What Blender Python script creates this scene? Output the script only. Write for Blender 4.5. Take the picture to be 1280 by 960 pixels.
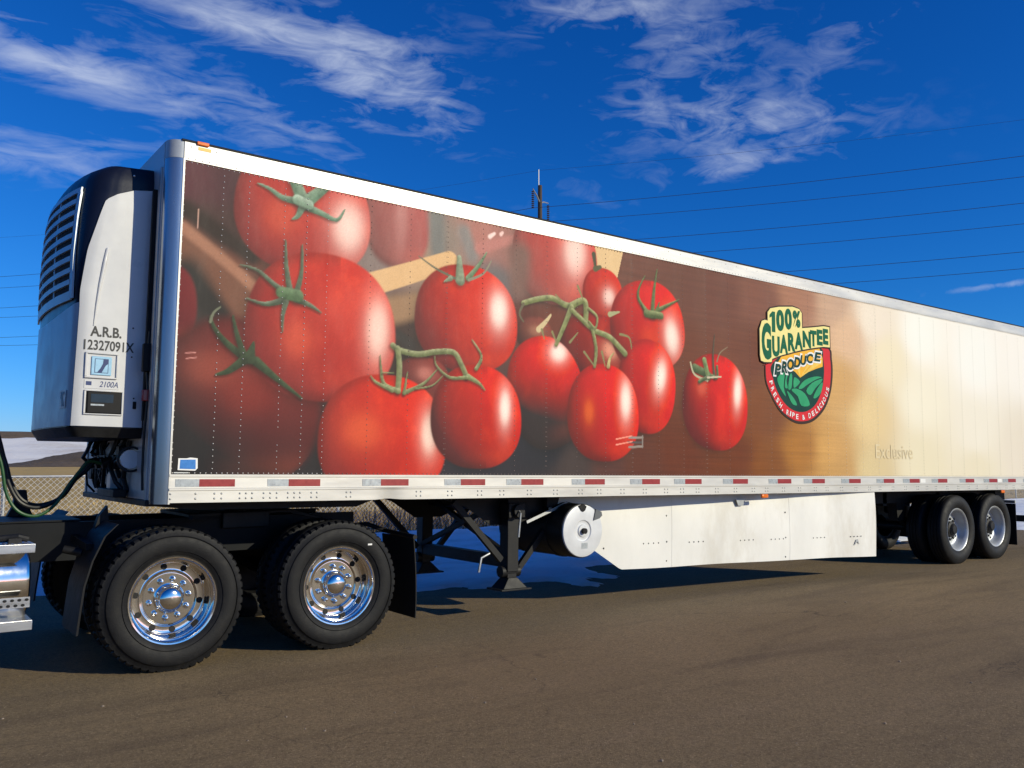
import bpy, bmesh, math, random
import numpy as np
from mathutils import Vector, Matrix, noise as mn
R = math.radians; PI = math.pi
random.seed(7); rng = np.random.default_rng(11)
for o in list(bpy.data.objects): bpy.data.objects.remove(o)
sc = bpy.context.scene; COL = sc.collection

# ------------------------------------------------------------------ camera
def look(yaw, pitch, roll):
    fw = Vector((math.sin(yaw)*math.cos(pitch), math.cos(yaw)*math.cos(pitch), math.sin(pitch)))
    r = Vector((math.cos(yaw), -math.sin(yaw), 0)); u = r.cross(fw)
    r2 = r*math.cos(roll) + u*math.sin(roll); u2 = u*math.cos(roll) - r*math.sin(roll)
    return Matrix((r2, u2, -fw)).transposed()
cam = bpy.data.cameras.new('camera'); co = bpy.data.objects.new('camera', cam); COL.objects.link(co)
cam.sensor_fit = 'HORIZONTAL'; cam.sensor_width = 36; cam.lens = 36*1092.194/1280; cam.clip_start = .05; cam.clip_end = 6000
co.matrix_world = Matrix.Translation((-1.8543, -6.9208, 1.5888)) @ look(.6359, .0883, .0012).to_4x4()
sc.camera = co
sc.view_settings.view_transform = 'Standard'; sc.view_settings.look = 'None'
sc.view_settings.exposure = 0.0; sc.view_settings.gamma = 1.0; sc.view_settings.use_curve_mapping = False

# ------------------------------------------------------------------ sun and sky
SUN_EL, SUN_AZ = R(22), R(60)            # azimuth measured from the trailer side (+x) towards the camera (-y)
sv = Vector((math.cos(SUN_AZ)*math.cos(SUN_EL), -math.sin(SUN_AZ)*math.cos(SUN_EL), math.sin(SUN_EL)))
sl = bpy.data.lights.new('sun', 'SUN'); sl.energy = 4.25; sl.angle = R(.53); sl.color = (1, .925, .70)
so = bpy.data.objects.new('sun', sl); COL.objects.link(so); so.rotation_euler = (-sv).to_track_quat('-Z', 'Y').to_euler(); so.location = (12, -20, 30)
L_100=[('1', 7.272, 7.388, 3.313, 3.579), ('0', 7.408, 7.57, 3.338, 3.619), ('0', 7.585, 7.734, 3.374, 3.654), ('%', 7.755, 7.917, 3.42, 3.646)]
L_GUAR=[('G', 7.107, 7.299, 2.948, 3.419), ('U', 7.315, 7.471, 3.0, 3.265), ('A', 7.472, 7.64, 3.054, 3.299), ('R', 7.643, 7.799, 3.097, 3.334), ('A', 7.785, 7.959, 3.133, 3.362), ('N', 7.959, 8.139, 3.173, 3.395), ('T', 8.124, 8.266, 3.205, 3.419), ('E', 8.273, 8.401, 3.231, 3.443), ('E', 8.411, 8.531, 3.253, 3.467)]
L_PROD=[('P', 7.352, 7.497, 2.766, 2.912), ('R', 7.498, 7.627, 2.803, 2.956), ('O', 7.622, 7.765, 2.849, 2.997), ('D', 7.766, 7.906, 2.893, 3.033), ('U', 7.904, 8.042, 2.935, 3.067), ('C', 8.043, 8.186, 2.971, 3.102), ('E', 8.2, 8.371, 3.009, 3.135)]
SHAPES={'red': [[7.191, 2.875], [7.205, 2.679], [7.308, 2.506], [7.475, 2.334], [7.706, 2.221], [7.93, 2.198], [8.162, 2.25], [8.389, 2.405], [8.526, 2.613], [8.584, 2.848], [8.577, 3.06], [8.492, 3.217], [7.83, 3.223], [7.206, 2.895]], 'inner': [[7.32, 2.903], [7.348, 2.688], [7.452, 2.514], [7.623, 2.377], [7.829, 2.318], [8.042, 2.338], [8.232, 2.441], [8.376, 2.642], [8.43, 2.875], [8.415, 3.066], [8.363, 3.196], [7.828, 3.167]], 'sun': [[7.421, 2.911], [7.556, 3.069], [8.325, 3.211], [8.402, 3.065], [8.398, 2.949], [8.25, 2.909], [8.061, 2.848], [7.899, 2.766], [7.786, 2.838], [7.639, 2.873], [7.461, 2.823]], 'ray1': [[7.899, 2.766], [7.819, 2.905], [7.895, 2.93]], 'ray2': [[7.905, 2.772], [8.065, 2.962], [8.159, 2.988]], 'ray3': [[7.92, 2.779], [8.254, 3.014], [8.382, 3.044], [8.394, 3.006]], 'h1': [[7.415, 2.729], [7.563, 2.812], [7.543, 2.628], [7.583, 2.503], [7.469, 2.606]], 'h2': [[7.607, 2.806], [7.642, 2.8], [7.604, 2.705], [7.63, 2.615], [7.566, 2.63]], 'h3': [[7.68, 2.793], [7.725, 2.787], [7.704, 2.62], [7.636, 2.607]], 'h4': [[7.769, 2.763], [7.888, 2.715], [7.81, 2.645], [7.75, 2.632]], 'h5': [[7.855, 2.629], [7.995, 2.741], [8.215, 2.803], [8.373, 2.804], [8.245, 2.767], [8.055, 2.688], [7.93, 2.625]], 'h6': [[8.021, 2.602], [8.149, 2.713], [8.372, 2.785], [8.354, 2.736], [8.225, 2.652], [8.112, 2.551]], 'h7': [[8.173, 2.526], [8.272, 2.655], [8.386, 2.738], [8.349, 2.603], [8.235, 2.52]], 'h8': [[7.614, 2.578], [7.745, 2.494], [7.817, 2.405], [7.727, 2.41], [7.656, 2.489]], 'h9': [[7.704, 2.592], [7.809, 2.617], [7.989, 2.563], [8.091, 2.419], [7.907, 2.401], [7.836, 2.517]]}
RING=[[7.274, 2.711], [7.3, 2.613], [7.354, 2.523], [7.421, 2.436], [7.499, 2.362], [7.611, 2.3], [7.797, 2.254], [7.947, 2.251], [8.108, 2.285], [8.248, 2.359], [8.378, 2.462], [8.473, 2.591], [8.517, 2.708]]
CLOUDS=[((10.52, -0.72, -2.06), (6.41, -17.33, 38.8), (0.138, 0.913, 0.385), 0.9), ((12.84, -4.0, -5.63), (5.82, -15.29, 24.15), (0.43, 0.806, 0.407), 0.95), ((9.65, -2.52, -1.9), (2.13, -20.63, 38.22), (0.307, 0.845, 0.439), 0.85), ((11.81, -1.05, -6.22), (12.85, -15.15, 26.95), (0.274, 0.888, 0.369), 0.5), ((11.35, -1.86, 0.96), (-6.2, -13.94, 46.39), (0.129, 0.945, 0.301), 0.65), ((17.71, -5.0, -6.21), (8.2, -19.81, 39.36), (0.367, 0.859, 0.356), 0.5), ((10.93, -10.17, 0.0), (-15.97, -17.16, 43.89), (0.601, 0.646, 0.471), 0.75), ((8.79, -12.72, 3.71), (-13.75, -2.28, 24.74), (0.678, 0.595, 0.432), 0.5), ((7.32, -8.37, -1.45), (-7.16, -12.17, 33.97), (0.732, 0.578, 0.361), 0.86), ((10.47, -14.26, 2.36), (-32.13, -8.6, 90.77), (0.739, 0.595, 0.318), 0.6), ((5.65, -17.73, 9.43), (-27.78, 11.19, 37.7), (0.77, 0.473, 0.427), 0.5), ((10.5, -23.9, 1.35), (-56.72, -7.55, 308.39), (0.898, 0.404, 0.175), 0.8), ((59.82, -38.7, 0.0), (-18.79, -29.04, 88.48), (0.506, 0.782, 0.364), 0.4), ((12.12, -10.43, 0.0), (-7.08, -8.23, 35.69), (0.624, 0.725, 0.291), 0.16), ((10.4, -1.21, 0.0), (-0.42, -3.61, 31.21), (0.115, 0.987, 0.116), 0.12)]

W = bpy.data.worlds.new('World'); sc.world = W; W.use_nodes = True
nt = W.node_tree; N = nt.nodes; L = nt.links; N.clear()
def nd(t, **k):
    n = N.new(t)
    for a, b in k.items(): setattr(n, a, b)
    return n
out = nd('ShaderNodeOutputWorld'); bg = nd('ShaderNodeBackground'); L.new(bg.outputs[0], out.inputs[0])
sky = nd('ShaderNodeTexSky', sky_type='NISHITA', sun_disc=False, sun_elevation=SUN_EL, sun_rotation=PI/2 + SUN_AZ, altitude=900, air_density=1.0, dust_density=.35, ozone_density=3.0)
def vm(op, a, b=None):
    n = nd('ShaderNodeVectorMath', operation=op); L.new(a, n.inputs[0])
    if b is not None:
        if isinstance(b, tuple): n.inputs[1].default_value = b
        else: L.new(b, n.inputs[1])
    return n.outputs['Value'] if op in ('DOT_PRODUCT', 'LENGTH') else n.outputs[0]
def mt(op, a, b=None, c=None, clamp=False):
    n = nd('ShaderNodeMath', operation=op, use_clamp=clamp)
    for i, q in enumerate((a, b, c)):
        if q is None: continue
        if isinstance(q, (int, float)): n.inputs[i].default_value = q
        else: L.new(q, n.inputs[i])
    return n.outputs[0]
D = nd('ShaderNodeTexCoord').outputs['Generated']
D = vm('NORMALIZE', D)
# drifting cirrus: soft banks in certain directions, broken up by stretched turbulence; thin wisps everywhere else
mask = None
for (u1, u2, c, k) in CLOUDS:
    a = vm('DOT_PRODUCT', D, u1); b = vm('DOT_PRODUCT', D, u2)
    q = mt('ADD', mt('MULTIPLY', a, a), mt('MULTIPLY', b, b))
    e = mt('MULTIPLY', mt('POWER', 2.718, mt('MULTIPLY', q, -.5)), k)
    fr = mt('GREATER_THAN', vm('DOT_PRODUCT', D, c), 0.0); e = mt('MULTIPLY', e, fr)
    mask = e if mask is None else mt('ADD', mask, mt('MULTIPLY', e, mt('SUBTRACT', 1.0, mask, clamp=True)))
mp = nd('ShaderNodeMapping'); mp.inputs['Rotation'].default_value = (.3, -.45, .6); mp.inputs['Scale'].default_value = (.7, 1.6, 3.2); mp.inputs['Location'].default_value = (9.7, 2.1, 3.2); L.new(D, mp.inputs[0])
n1 = nd('ShaderNodeTexNoise'); n1.inputs['Scale'].default_value = 5.5; n1.inputs['Detail'].default_value = 10; n1.inputs['Roughness'].default_value = .58; n1.inputs['Distortion'].default_value = .5; L.new(mp.outputs[0], n1.inputs['Vector'])
n2 = nd('ShaderNodeTexNoise'); n2.inputs['Scale'].default_value = 17; n2.inputs['Detail'].default_value = 7; n2.inputs['Roughness'].default_value = .6; n2.inputs['Distortion'].default_value = .9; L.new(mp.outputs[0], n2.inputs['Vector'])
nn = mt('ADD', mt('MULTIPLY', n1.outputs[0], .55), mt('MULTIPLY', n2.outputs[0], .45))
n3 = nd('ShaderNodeTexNoise'); n3.inputs['Scale'].default_value = 1.7; n3.inputs['Detail'].default_value = 3; L.new(D, n3.inputs['Vector'])
wide = mt('MULTIPLY', mt('SUBTRACT', n3.outputs[0], .52, clamp=True), .5)
tot = mt('ADD', mask, wide)
cl = mt('MULTIPLY_ADD', nn, 4.8, -2.50)                 # turbulence centred near zero
cl = mt('ADD', cl, mt('MULTIPLY', tot, 1.0))
cl = mt('MULTIPLY', mt('SUBTRACT', cl, .24, clamp=True), mt('MINIMUM', mt('MULTIPLY', tot, 1.1), 1.0))
cl = mt('MINIMUM', mt('MULTIPLY', cl, .56), .74)
upz = nd('ShaderNodeSeparateXYZ'); L.new(D, upz.inputs[0])
cl = mt('MULTIPLY', cl, mt('MULTIPLY', upz.outputs[2], 8.0, clamp=True))
sep = nd('ShaderNodeSeparateColor'); L.new(sky.outputs[0], sep.inputs[0]); cmb = nd('ShaderNodeCombineColor')
for k, (g_, e_) in enumerate(((.55, 2.1), (.66, 1.2), (1.12, 1.0))):
    L.new(mt('MULTIPLY', mt('POWER', mt('MULTIPLY', sep.outputs[k], .1), e_), g_*10), cmb.inputs[k])
mx = nd('ShaderNodeMix', data_type='RGBA'); L.new(cl, mx.inputs[0]); L.new(cmb.outputs[0], mx.inputs[6]); mx.inputs[7].default_value = (6.2, 6.8, 7.9, 1)
L.new(mx.outputs[2], bg.inputs[0]); bg.inputs[1].default_value = .114

# ------------------------------------------------------------------ materials
def lin(h):
    c = [int(h[i:i+2], 16)/255 for i in (0, 2, 4)]
    return tuple(x/12.92 if x <= .04045 else ((x+.055)/1.055)**2.4 for x in c)
MATS = {}
def mat(name, col, rough=.6, metal=0., var=.12, scale=8., bump=0., bscale=60., spec=.5, coat=0., dirt=None, dirt_amt=.0, aniso=None):
    """Principled material with procedural colour variation, wear and fine relief."""
    if name in MATS: return MATS[name]
    m = bpy.data.materials.new(name); m.use_nodes = True; t = m.node_tree; b = t.nodes['Principled BSDF']
    tc = t.nodes.new('ShaderNodeTexCoord')
    nz = t.nodes.new('ShaderNodeTexNoise'); nz.inputs['Scale'].default_value = scale; nz.inputs['Detail'].default_value = 6; nz.inputs['Roughness'].default_value = .65
    src = tc.outputs['Object']
    if aniso:
        mpn = t.nodes.new('ShaderNodeMapping'); mpn.inputs['Scale'].default_value = aniso; t.links.new(src, mpn.inputs[0]); src = mpn.outputs[0]
    t.links.new(src, nz.inputs['Vector'])
    rp = t.nodes.new('ShaderNodeMapRange'); rp.inputs[1].default_value = .3; rp.inputs[2].default_value = .7; rp.inputs[3].default_value = 1-var; rp.inputs[4].default_value = 1+var
    t.links.new(nz.outputs[0], rp.inputs[0])
    mu = t.nodes.new('ShaderNodeMix'); mu.data_type = 'RGBA'; mu.blend_type = 'MULTIPLY'; mu.inputs[0].default_value = 1; mu.inputs[6].default_value = (*col, 1); t.links.new(rp.outputs[0], mu.inputs[7])
    last = mu.outputs[2]
    if dirt:
        nz3 = t.nodes.new('ShaderNodeTexNoise'); nz3.inputs['Scale'].default_value = scale*.6; nz3.inputs['Detail'].default_value = 9; nz3.inputs['Roughness'].default_value = .7; t.links.new(src, nz3.inputs['Vector'])
        r3 = t.nodes.new('ShaderNodeMapRange'); r3.inputs[1].default_value = .5; r3.inputs[2].default_value = .75; r3.inputs[4].default_value = dirt_amt; t.links.new(nz3.outputs[0], r3.inputs[0])
        dm = t.nodes.new('ShaderNodeMix'); dm.data_type = 'RGBA'; t.links.new(r3.outputs[0], dm.inputs[0]); t.links.new(last, dm.inputs[6]); dm.inputs[7].default_value = (*dirt, 1); last = dm.outputs[2]
    t.links.new(last, b.inputs['Base Color'])
    rr = t.nodes.new('ShaderNodeMapRange'); rr.inputs[1].default_value = .25; rr.inputs[2].default_value = .75; rr.inputs[3].default_value = max(.02, rough-.08*min(1, rough*3)); rr.inputs[4].default_value = min(1, rough+.1*min(1, rough*3)); t.links.new(nz.outputs[0], rr.inputs[0]); t.links.new(rr.outputs[0], b.inputs['Roughness'])
    b.inputs['Metallic'].default_value = metal; b.inputs['Specular IOR Level'].default_value = spec; b.inputs['Coat Weight'].default_value = coat
    if bump:
        n4 = t.nodes.new('ShaderNodeTexNoise'); n4.inputs['Scale'].default_value = bscale; n4.inputs['Detail'].default_value = 5; t.links.new(src, n4.inputs['Vector'])
        bp = t.nodes.new('ShaderNodeBump'); bp.inputs['Strength'].default_value = bump; bp.inputs['Distance'].default_value = .01; t.links.new(n4.outputs[0], bp.inputs['Height']); t.links.new(bp.outputs[0], b.inputs['Normal'])
    MATS[name] = m; return m
M = dict(
 chrome=mat('polished_metal', (.82, .79, .74), .09, 1, .06, 14), chrome2=mat('worn_polished_metal', (.74, .75, .76), .16, 1, .12, 9),
 alu=mat('brushed_aluminium', (.66, .67, .68), .30, .9, .10, 5, aniso=(.4, 1, 3)), galv=mat('galvanised_steel', (.42, .43, .44), .5, .8, .15, 12), mesh=mat('galvanised_wire', (.58, .56, .52), .5, .3, .15, 12),
 railwhite=mat('white_painted_aluminium', (.60, .58, .535), .38, .25, .08, 3, dirt=(.40, .37, .32), dirt_amt=.55, aniso=(.35, 1, 2.2)),
 white=mat('white_gelcoat', (.56, .56, .565), .34, 0, .05, 4), skirt=mat('white_skirt_sheet', (.76, .745, .70), .45, 0, .06, 2.2, dirt=(.46, .40, .30), dirt_amt=.55, aniso=(1, 1, .45)),
 shadeblue=mat('blue_shaded_panel', (.42, .54, .62), .34, 0, .04, 4), navy=mat('navy_cowl', (.006, .008, .020), .30, 0, .1, 5, spec=.3),  # front panel and grille: blue of the shade mixed into their pale colour
 black=mat('black_steel', (.009, .009, .010), .55, 0, .3, 9, bump=.1, spec=.3, dirt=(.035, .03, .024), dirt_amt=.3), frame=mat('black_frame_paint', (.006, .007, .009), .55, 0, .3, 6, spec=.18, dirt=(.018, .016, .014), dirt_amt=.35),
 rubber=mat('tyre_rubber', (.0072, .0072, .0082), .62, 0, .25, 16, bump=.15, bscale=90, spec=.25, dirt=(.026, .024, .021), dirt_amt=.5), darkgrey=mat('dark_grey_notch_shade', (.09, .10, .11), .5, 0, .15, 10), plastic=mat('black_plastic', (.010, .010, .011), .55, 0, .2, 10, spec=.2),
 corner=mat('anodised_corner_post', (.36, .40, .44), .24, .85, .08, 4, aniso=(1, 1, .25)), wallgrey=mat('front_wall_sheet', (.44, .46, .48), .42, .3, .10, 3, dirt=(.10, .09, .08), dirt_amt=.5),
 red=mat('red_reflective_tape', (.27, .010, .012), .4, 0, .15, 30), silver=mat('silver_reflective_tape', (.40, .43, .44), .3, .3, .15, 40), amber=mat('amber_lens', (.75, .16, .012), .2, 0, .1, 30), yellow=mat('yellow_reflector', (.75, .42, .03), .35, 0, .1, 30),
 steelwhite=mat('silver_painted_steel', (.46, .48, .50), .38, .35, .08, 10, dirt=(.2, .18, .15), dirt_amt=.3), dark=mat('dark_opening', (.004, .004, .005), .8, 0, .2, 20), glass=mat('dark_display_glass', (.02, .026, .03), .08, 0, .2, 9),
 rivet=mat('bare_rivet', (.55, .52, .50), .35, .5, .2, 60), rivet2=mat('painted_rivet', (.16, .11, .10), .4, .2, .4, 60), rivet3=mat('cream_rivet', (.52, .47, .38), .45, .1, .2, 60), tankend=mat('white_tank_end', (.62, .63, .64), .34, .15, .05, 8), green=mat('green_hose', (.012, .07, .02), .4, 0, .2, 20), hose=mat('black_hose', (.012, .012, .013), .4, 0, .2, 20),
 wood=mat('weathered_pole_wood', (.055, .038, .028), .85, 0, .35, 6, aniso=(3, 3, .2)), wire=mat('dark_wire', (.05, .055, .07), .6, .3, .1, 5), porcelain=mat('dark_insulator', (.02, .016, .02), .3, 0, .1, 8),
 ink=mat('black_vinyl_lettering', (.012, .012, .013), .45, 0, .1, 20), blue=mat('blue_sticker', (.012, .17, .52), .4, 0, .12, 60), navyink=mat('navy_print', (.012, .03, .13), .4, 0, .1, 20), skyink=mat('light_blue_print', (.30, .52, .70), .35, 0, .08, 20), whiteink=mat('white_print', (.78, .77, .74), .4, 0, .05, 20),
 lg=mat('logo_green', (.003, .105, .045), .4, 0, .08, 5, spec=.15), ldark=mat('logo_dark_green', (.006, .045, .032), .4, 0, .08, 5, spec=.15), lmid=mat('logo_field_green', (.03, .30, .13), .4, 0, .12, 5, spec=.15), lyel=mat('logo_pale_yellow', (.80, .70, .27), .4, 0, .06, 5, spec=.15), lsun=mat('logo_sun_yellow', (.80, .42, .035), .4, 0, .12, 5, spec=.15), lsun2=mat('logo_sun_ray', (.80, .54, .10), .4, 0, .1, 5, spec=.15), lred=mat('logo_red', (.62, .025, .030), .4, 0, .06, 5, spec=.15), lshadow=mat('logo_brown_edge', (.045, .025, .016), .4, 0, .1, 5, spec=.15),
 ghost=mat('ghost_lettering', (.655, .54, .325), .5, 0, .05, 5), glass_lamp=mat('clear_lamp', (.7, .7, .7), .1, 0, .1, 9), cable=mat('black_cable', (.01, .01, .011), .5, 0, .2, 20), redlamp=mat('red_lens', (.3, .012, .012), .2, 0, .1, 9))
def print_mat():
    m = bpy.data.materials.new('printed_side_vinyl'); m.use_nodes = True; t = m.node_tree; b = t.nodes['Principled BSDF']
    at = t.nodes.new('ShaderNodeAttribute'); at.attribute_name = 'print'
    tc = t.nodes.new('ShaderNodeTexCoord'); mpn = t.nodes.new('ShaderNodeMapping'); mpn.inputs['Scale'].default_value = (1.6, 1, .5); t.links.new(tc.outputs['Object'], mpn.inputs[0])
    nz = t.nodes.new('ShaderNodeTexNoise'); nz.inputs['Scale'].default_value = 6; nz.inputs['Detail'].default_value = 8; nz.inputs['Roughness'].default_value = .7; t.links.new(mpn.outputs[0], nz.inputs['Vector'])
    # sun-chalked vinyl: a thin uneven veil of grey
    rp = t.nodes.new('ShaderNodeMapRange'); rp.inputs[1].default_value = .45; rp.inputs[2].default_value = .8; rp.inputs[4].default_value = .02; t.links.new(nz.outputs[0], rp.inputs[0])
    mu = t.nodes.new('ShaderNodeMix'); mu.data_type = 'RGBA'; t.links.new(rp.outputs[0], mu.inputs[0]); t.links.new(at.outputs['Color'], mu.inputs[6]); mu.inputs[7].default_value = (.55, .5, .45, 1)
    t.links.new(mu.outputs[2], b.inputs['Base Color'])
    rr = t.nodes.new('ShaderNodeMapRange'); rr.inputs[1].default_value = .3; rr.inputs[2].default_value = .7; rr.inputs[3].default_value = .50; rr.inputs[4].default_value = .62; b.inputs['Specular IOR Level'].default_value = .22; t.links.new(nz.outputs[0], rr.inputs[0]); t.links.new(rr.outputs[0], b.inputs['Roughness'])
    n4 = t.nodes.new('ShaderNodeTexNoise'); n4.inputs['Scale'].default_value = 3.5; n4.inputs['Detail'].default_value = 3; t.links.new(tc.outputs['Object'], n4.inputs['Vector'])
    bp = t.nodes.new('ShaderNodeBump'); bp.inputs['Strength'].default_value = .08; bp.inputs['Distance'].default_value = .012; t.links.new(n4.outputs[0], bp.inputs['Height']); t.links.new(bp.outputs[0], b.inputs['Normal'])
    return m
M['print'] = print_mat()

def ground_mat(name, kind):
    m = bpy.data.materials.new(name); m.use_nodes = True; t = m.node_tree; b = t.nodes['Principled BSDF']; nl = t.links
    geo = t.nodes.new('ShaderNodeNewGeometry').outputs['Position']
    def noi(scale, detail=6, rough=.6, dist=0., sx=(1, 1, 1), rz=0.):
        mpn = t.nodes.new('ShaderNodeMapping'); mpn.inputs['Scale'].default_value = sx; mpn.inputs['Rotation'].default_value = (0, 0, rz); nl.new(geo, mpn.inputs[0])
        n = t.nodes.new('ShaderNodeTexNoise'); n.inputs['Scale'].default_value = scale; n.inputs['Detail'].default_value = detail; n.inputs['Roughness'].default_value = rough; n.inputs['Distortion'].default_value = dist; nl.new(mpn.outputs[0], n.inputs['Vector']); return n.outputs[0]
    def rng_(s, a, b_, c, d):
        n = t.nodes.new('ShaderNodeMapRange'); n.inputs[1].default_value = a; n.inputs[2].default_value = b_; n.inputs[3].default_value = c; n.inputs[4].default_value = d; nl.new(s, n.inputs[0]); return n.outputs[0]
    def mix(f, a, b_, bl='MIX'):
        n = t.nodes.new('ShaderNodeMix'); n.data_type = 'RGBA'; n.blend_type = bl
        for i, q in ((0, f), (6, a), (7, b_)):
            if isinstance(q, tuple): n.inputs[i].default_value = (*q, 1)
            elif isinstance(q, (int, float)): n.inputs[i].default_value = q
            else: nl.new(q, n.inputs[i])
        return n.outputs[2]
    def bump(src, st, dist, prev=None):
        n = t.nodes.new('ShaderNodeBump'); n.inputs['Strength'].default_value = st; n.inputs['Distance'].default_value = dist; nl.new(src, n.inputs['Height'])
        if prev is not None: nl.new(prev, n.inputs['Normal'])
        return n.outputs[0]
    if kind == 'asphalt':
        c = mix(rng_(noi(.35, 5), .3, .7, 0, 1), (.212, .151, .076), (.276, .199, .106))
        c = mix(rng_(noi(.8, 7, .65, .9, (.22, 1.5, 1), R(16)), .50, .66, 0, .55), c, (.10, .070, .042))      # tyre-darkened arcs
        c = mix(rng_(noi(1.2, 7, .65, .7, (.2, 1.5, 1), R(-9)), .54, .74, 0, .45), c, (.30, .215, .130))      # pale dusty swaths
        c = mix(rng_(noi(9, 6, .75), .38, .70, 0, .40), c, (.115, .082, .050))
        c = mix(rng_(noi(34, 5, .8), .46, .64, 0, .60), c, (.078, .055, .030))                               # dark pores
        c = mix(rng_(noi(120, 4, .85), .52, .66, 0, .75), c, (.048, .036, .022))
        c = mix(rng_(noi(62, 4, .85), .56, .68, 0, .80), c, (.46, .355, .215))                                   # pale chips of stone
        c = mix(rng_(noi(2.6, 4, .6), .69, .73, 0, .45), c, (.06, .045, .03))                                 # old drips
        c = mix(rng_(noi(.5, 8, .7, 2.2, (.35, 1.9, 1), R(24)), .585, .62, 0, .20), c, (.075, .055, .036))     # dragged rubber
        vo = t.nodes.new('ShaderNodeTexVoronoi'); vo.feature = 'DISTANCE_TO_EDGE'; vo.inputs['Scale'].default_value = .22
        wp = t.nodes.new('ShaderNodeVectorMath'); wp.operation = 'MULTIPLY_ADD'; nz_ = t.nodes.new('ShaderNodeTexNoise'); nz_.inputs['Scale'].default_value = 1.1; nz_.inputs['Detail'].default_value = 7; nl.new(geo, nz_.inputs['Vector']); nl.new(nz_.outputs['Color'], wp.inputs[0]); wp.inputs[1].default_value = (1.4, 1.4, 0); nl.new(geo, wp.inputs[2]); nl.new(wp.outputs[0], vo.inputs['Vector'])
        gate = rng_(noi(.25, 3), .5, .62, 0, .55); ck = rng_(vo.outputs['Distance'], .0, .0022, 1, 0); mm = t.nodes.new('ShaderNodeMath'); mm.operation = 'MULTIPLY'; nl.new(gate, mm.inputs[0]); nl.new(ck, mm.inputs[1])
        c = mix(mm.outputs[0], c, (.045, .034, .024))                                                         # hairline cracks
        nl.new(c, b.inputs['Base Color']); b.inputs['Roughness'].default_value = .88; b.inputs['Specular IOR Level'].default_value = .25
        nl.new(bump(noi(70, 6, .8), .9, .006, bump(noi(4, 5), .3, .02)), b.inputs['Normal'])
    elif kind == 'field':
        c = mix(rng_(noi(.06, 6), .35, .65, 0, 1), (.62, .42, .15), (.50, .33, .115))
        c = mix(rng_(noi(.5, 8, .7, .5), .45, .7, 0, .7), c, (.36, .24, .11))
        c = mix(rng_(noi(9, 6, .7, 0, (1, 1, .3)), .45, .7, 0, .6), c, (.62, .46, .21))
        nl.new(c, b.inputs['Base Color']); b.inputs['Roughness'].default_value = .95; b.inputs['Specular IOR Level'].default_value = .1
        nl.new(bump(noi(14, 6, .75), .8, .08), b.inputs['Normal'])
    elif kind == 'scrub':
        c = mix(rng_(noi(.3, 8, .75, .4), .35, .65, 0, 1), (.085, .06, .036), (.17, .115, .065))
        c = mix(rng_(noi(2.2, 6, .7), .5, .75, 0, .6), c, (.045, .033, .022))
        nl.new(c, b.inputs['Base Color']); b.inputs['Roughness'].default_value = .95
        nl.new(bump(noi(3, 6, .75), .9, .3), b.inputs['Normal'])
    elif kind == 'snow':
        c = mix(rng_(noi(.8, 7, .7, .6, (.5, 1.6, 1)), .46, .72, 0, .6), (.84, .86, .88), (.46, .42, .36))
        c = mix(rng_(noi(6, 6, .7), .62, .8, 0, .5), c, (.35, .29, .22))
        nl.new(c, b.inputs['Base Color']); b.inputs['Roughness'].default_value = .7; b.inputs['Specular IOR Level'].default_value = .3
        nl.new(bump(noi(9, 6, .7), .5, .03), b.inputs['Normal'])
    elif kind == 'farsnow':
        c = mix(rng_(noi(.03, 8, .7, .4), .5, .72, 0, .6), (.80, .78, .75), (.42, .33, .24))
        nl.new(c, b.inputs['Base Color']); b.inputs['Roughness'].default_value = .8
        nl.new(bump(noi(.4, 6, .7), .5, .5), b.inputs['Normal'])
    return m
for k in ('asphalt', 'field', 'scrub', 'snow', 'farsnow'): M[k] = ground_mat(k+'_surface', k)
M['straw'] = mat('dry_grass', (.47, .33, .14), .9, 0, .35, 3); M['straw2'] = mat('dark_dry_brush', (.16, .105, .055), .9, 0, .35, 3); M['stone'] = mat('grey_brown_stone', (.25, .2, .15), .85, 0, .3, 30)

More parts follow.
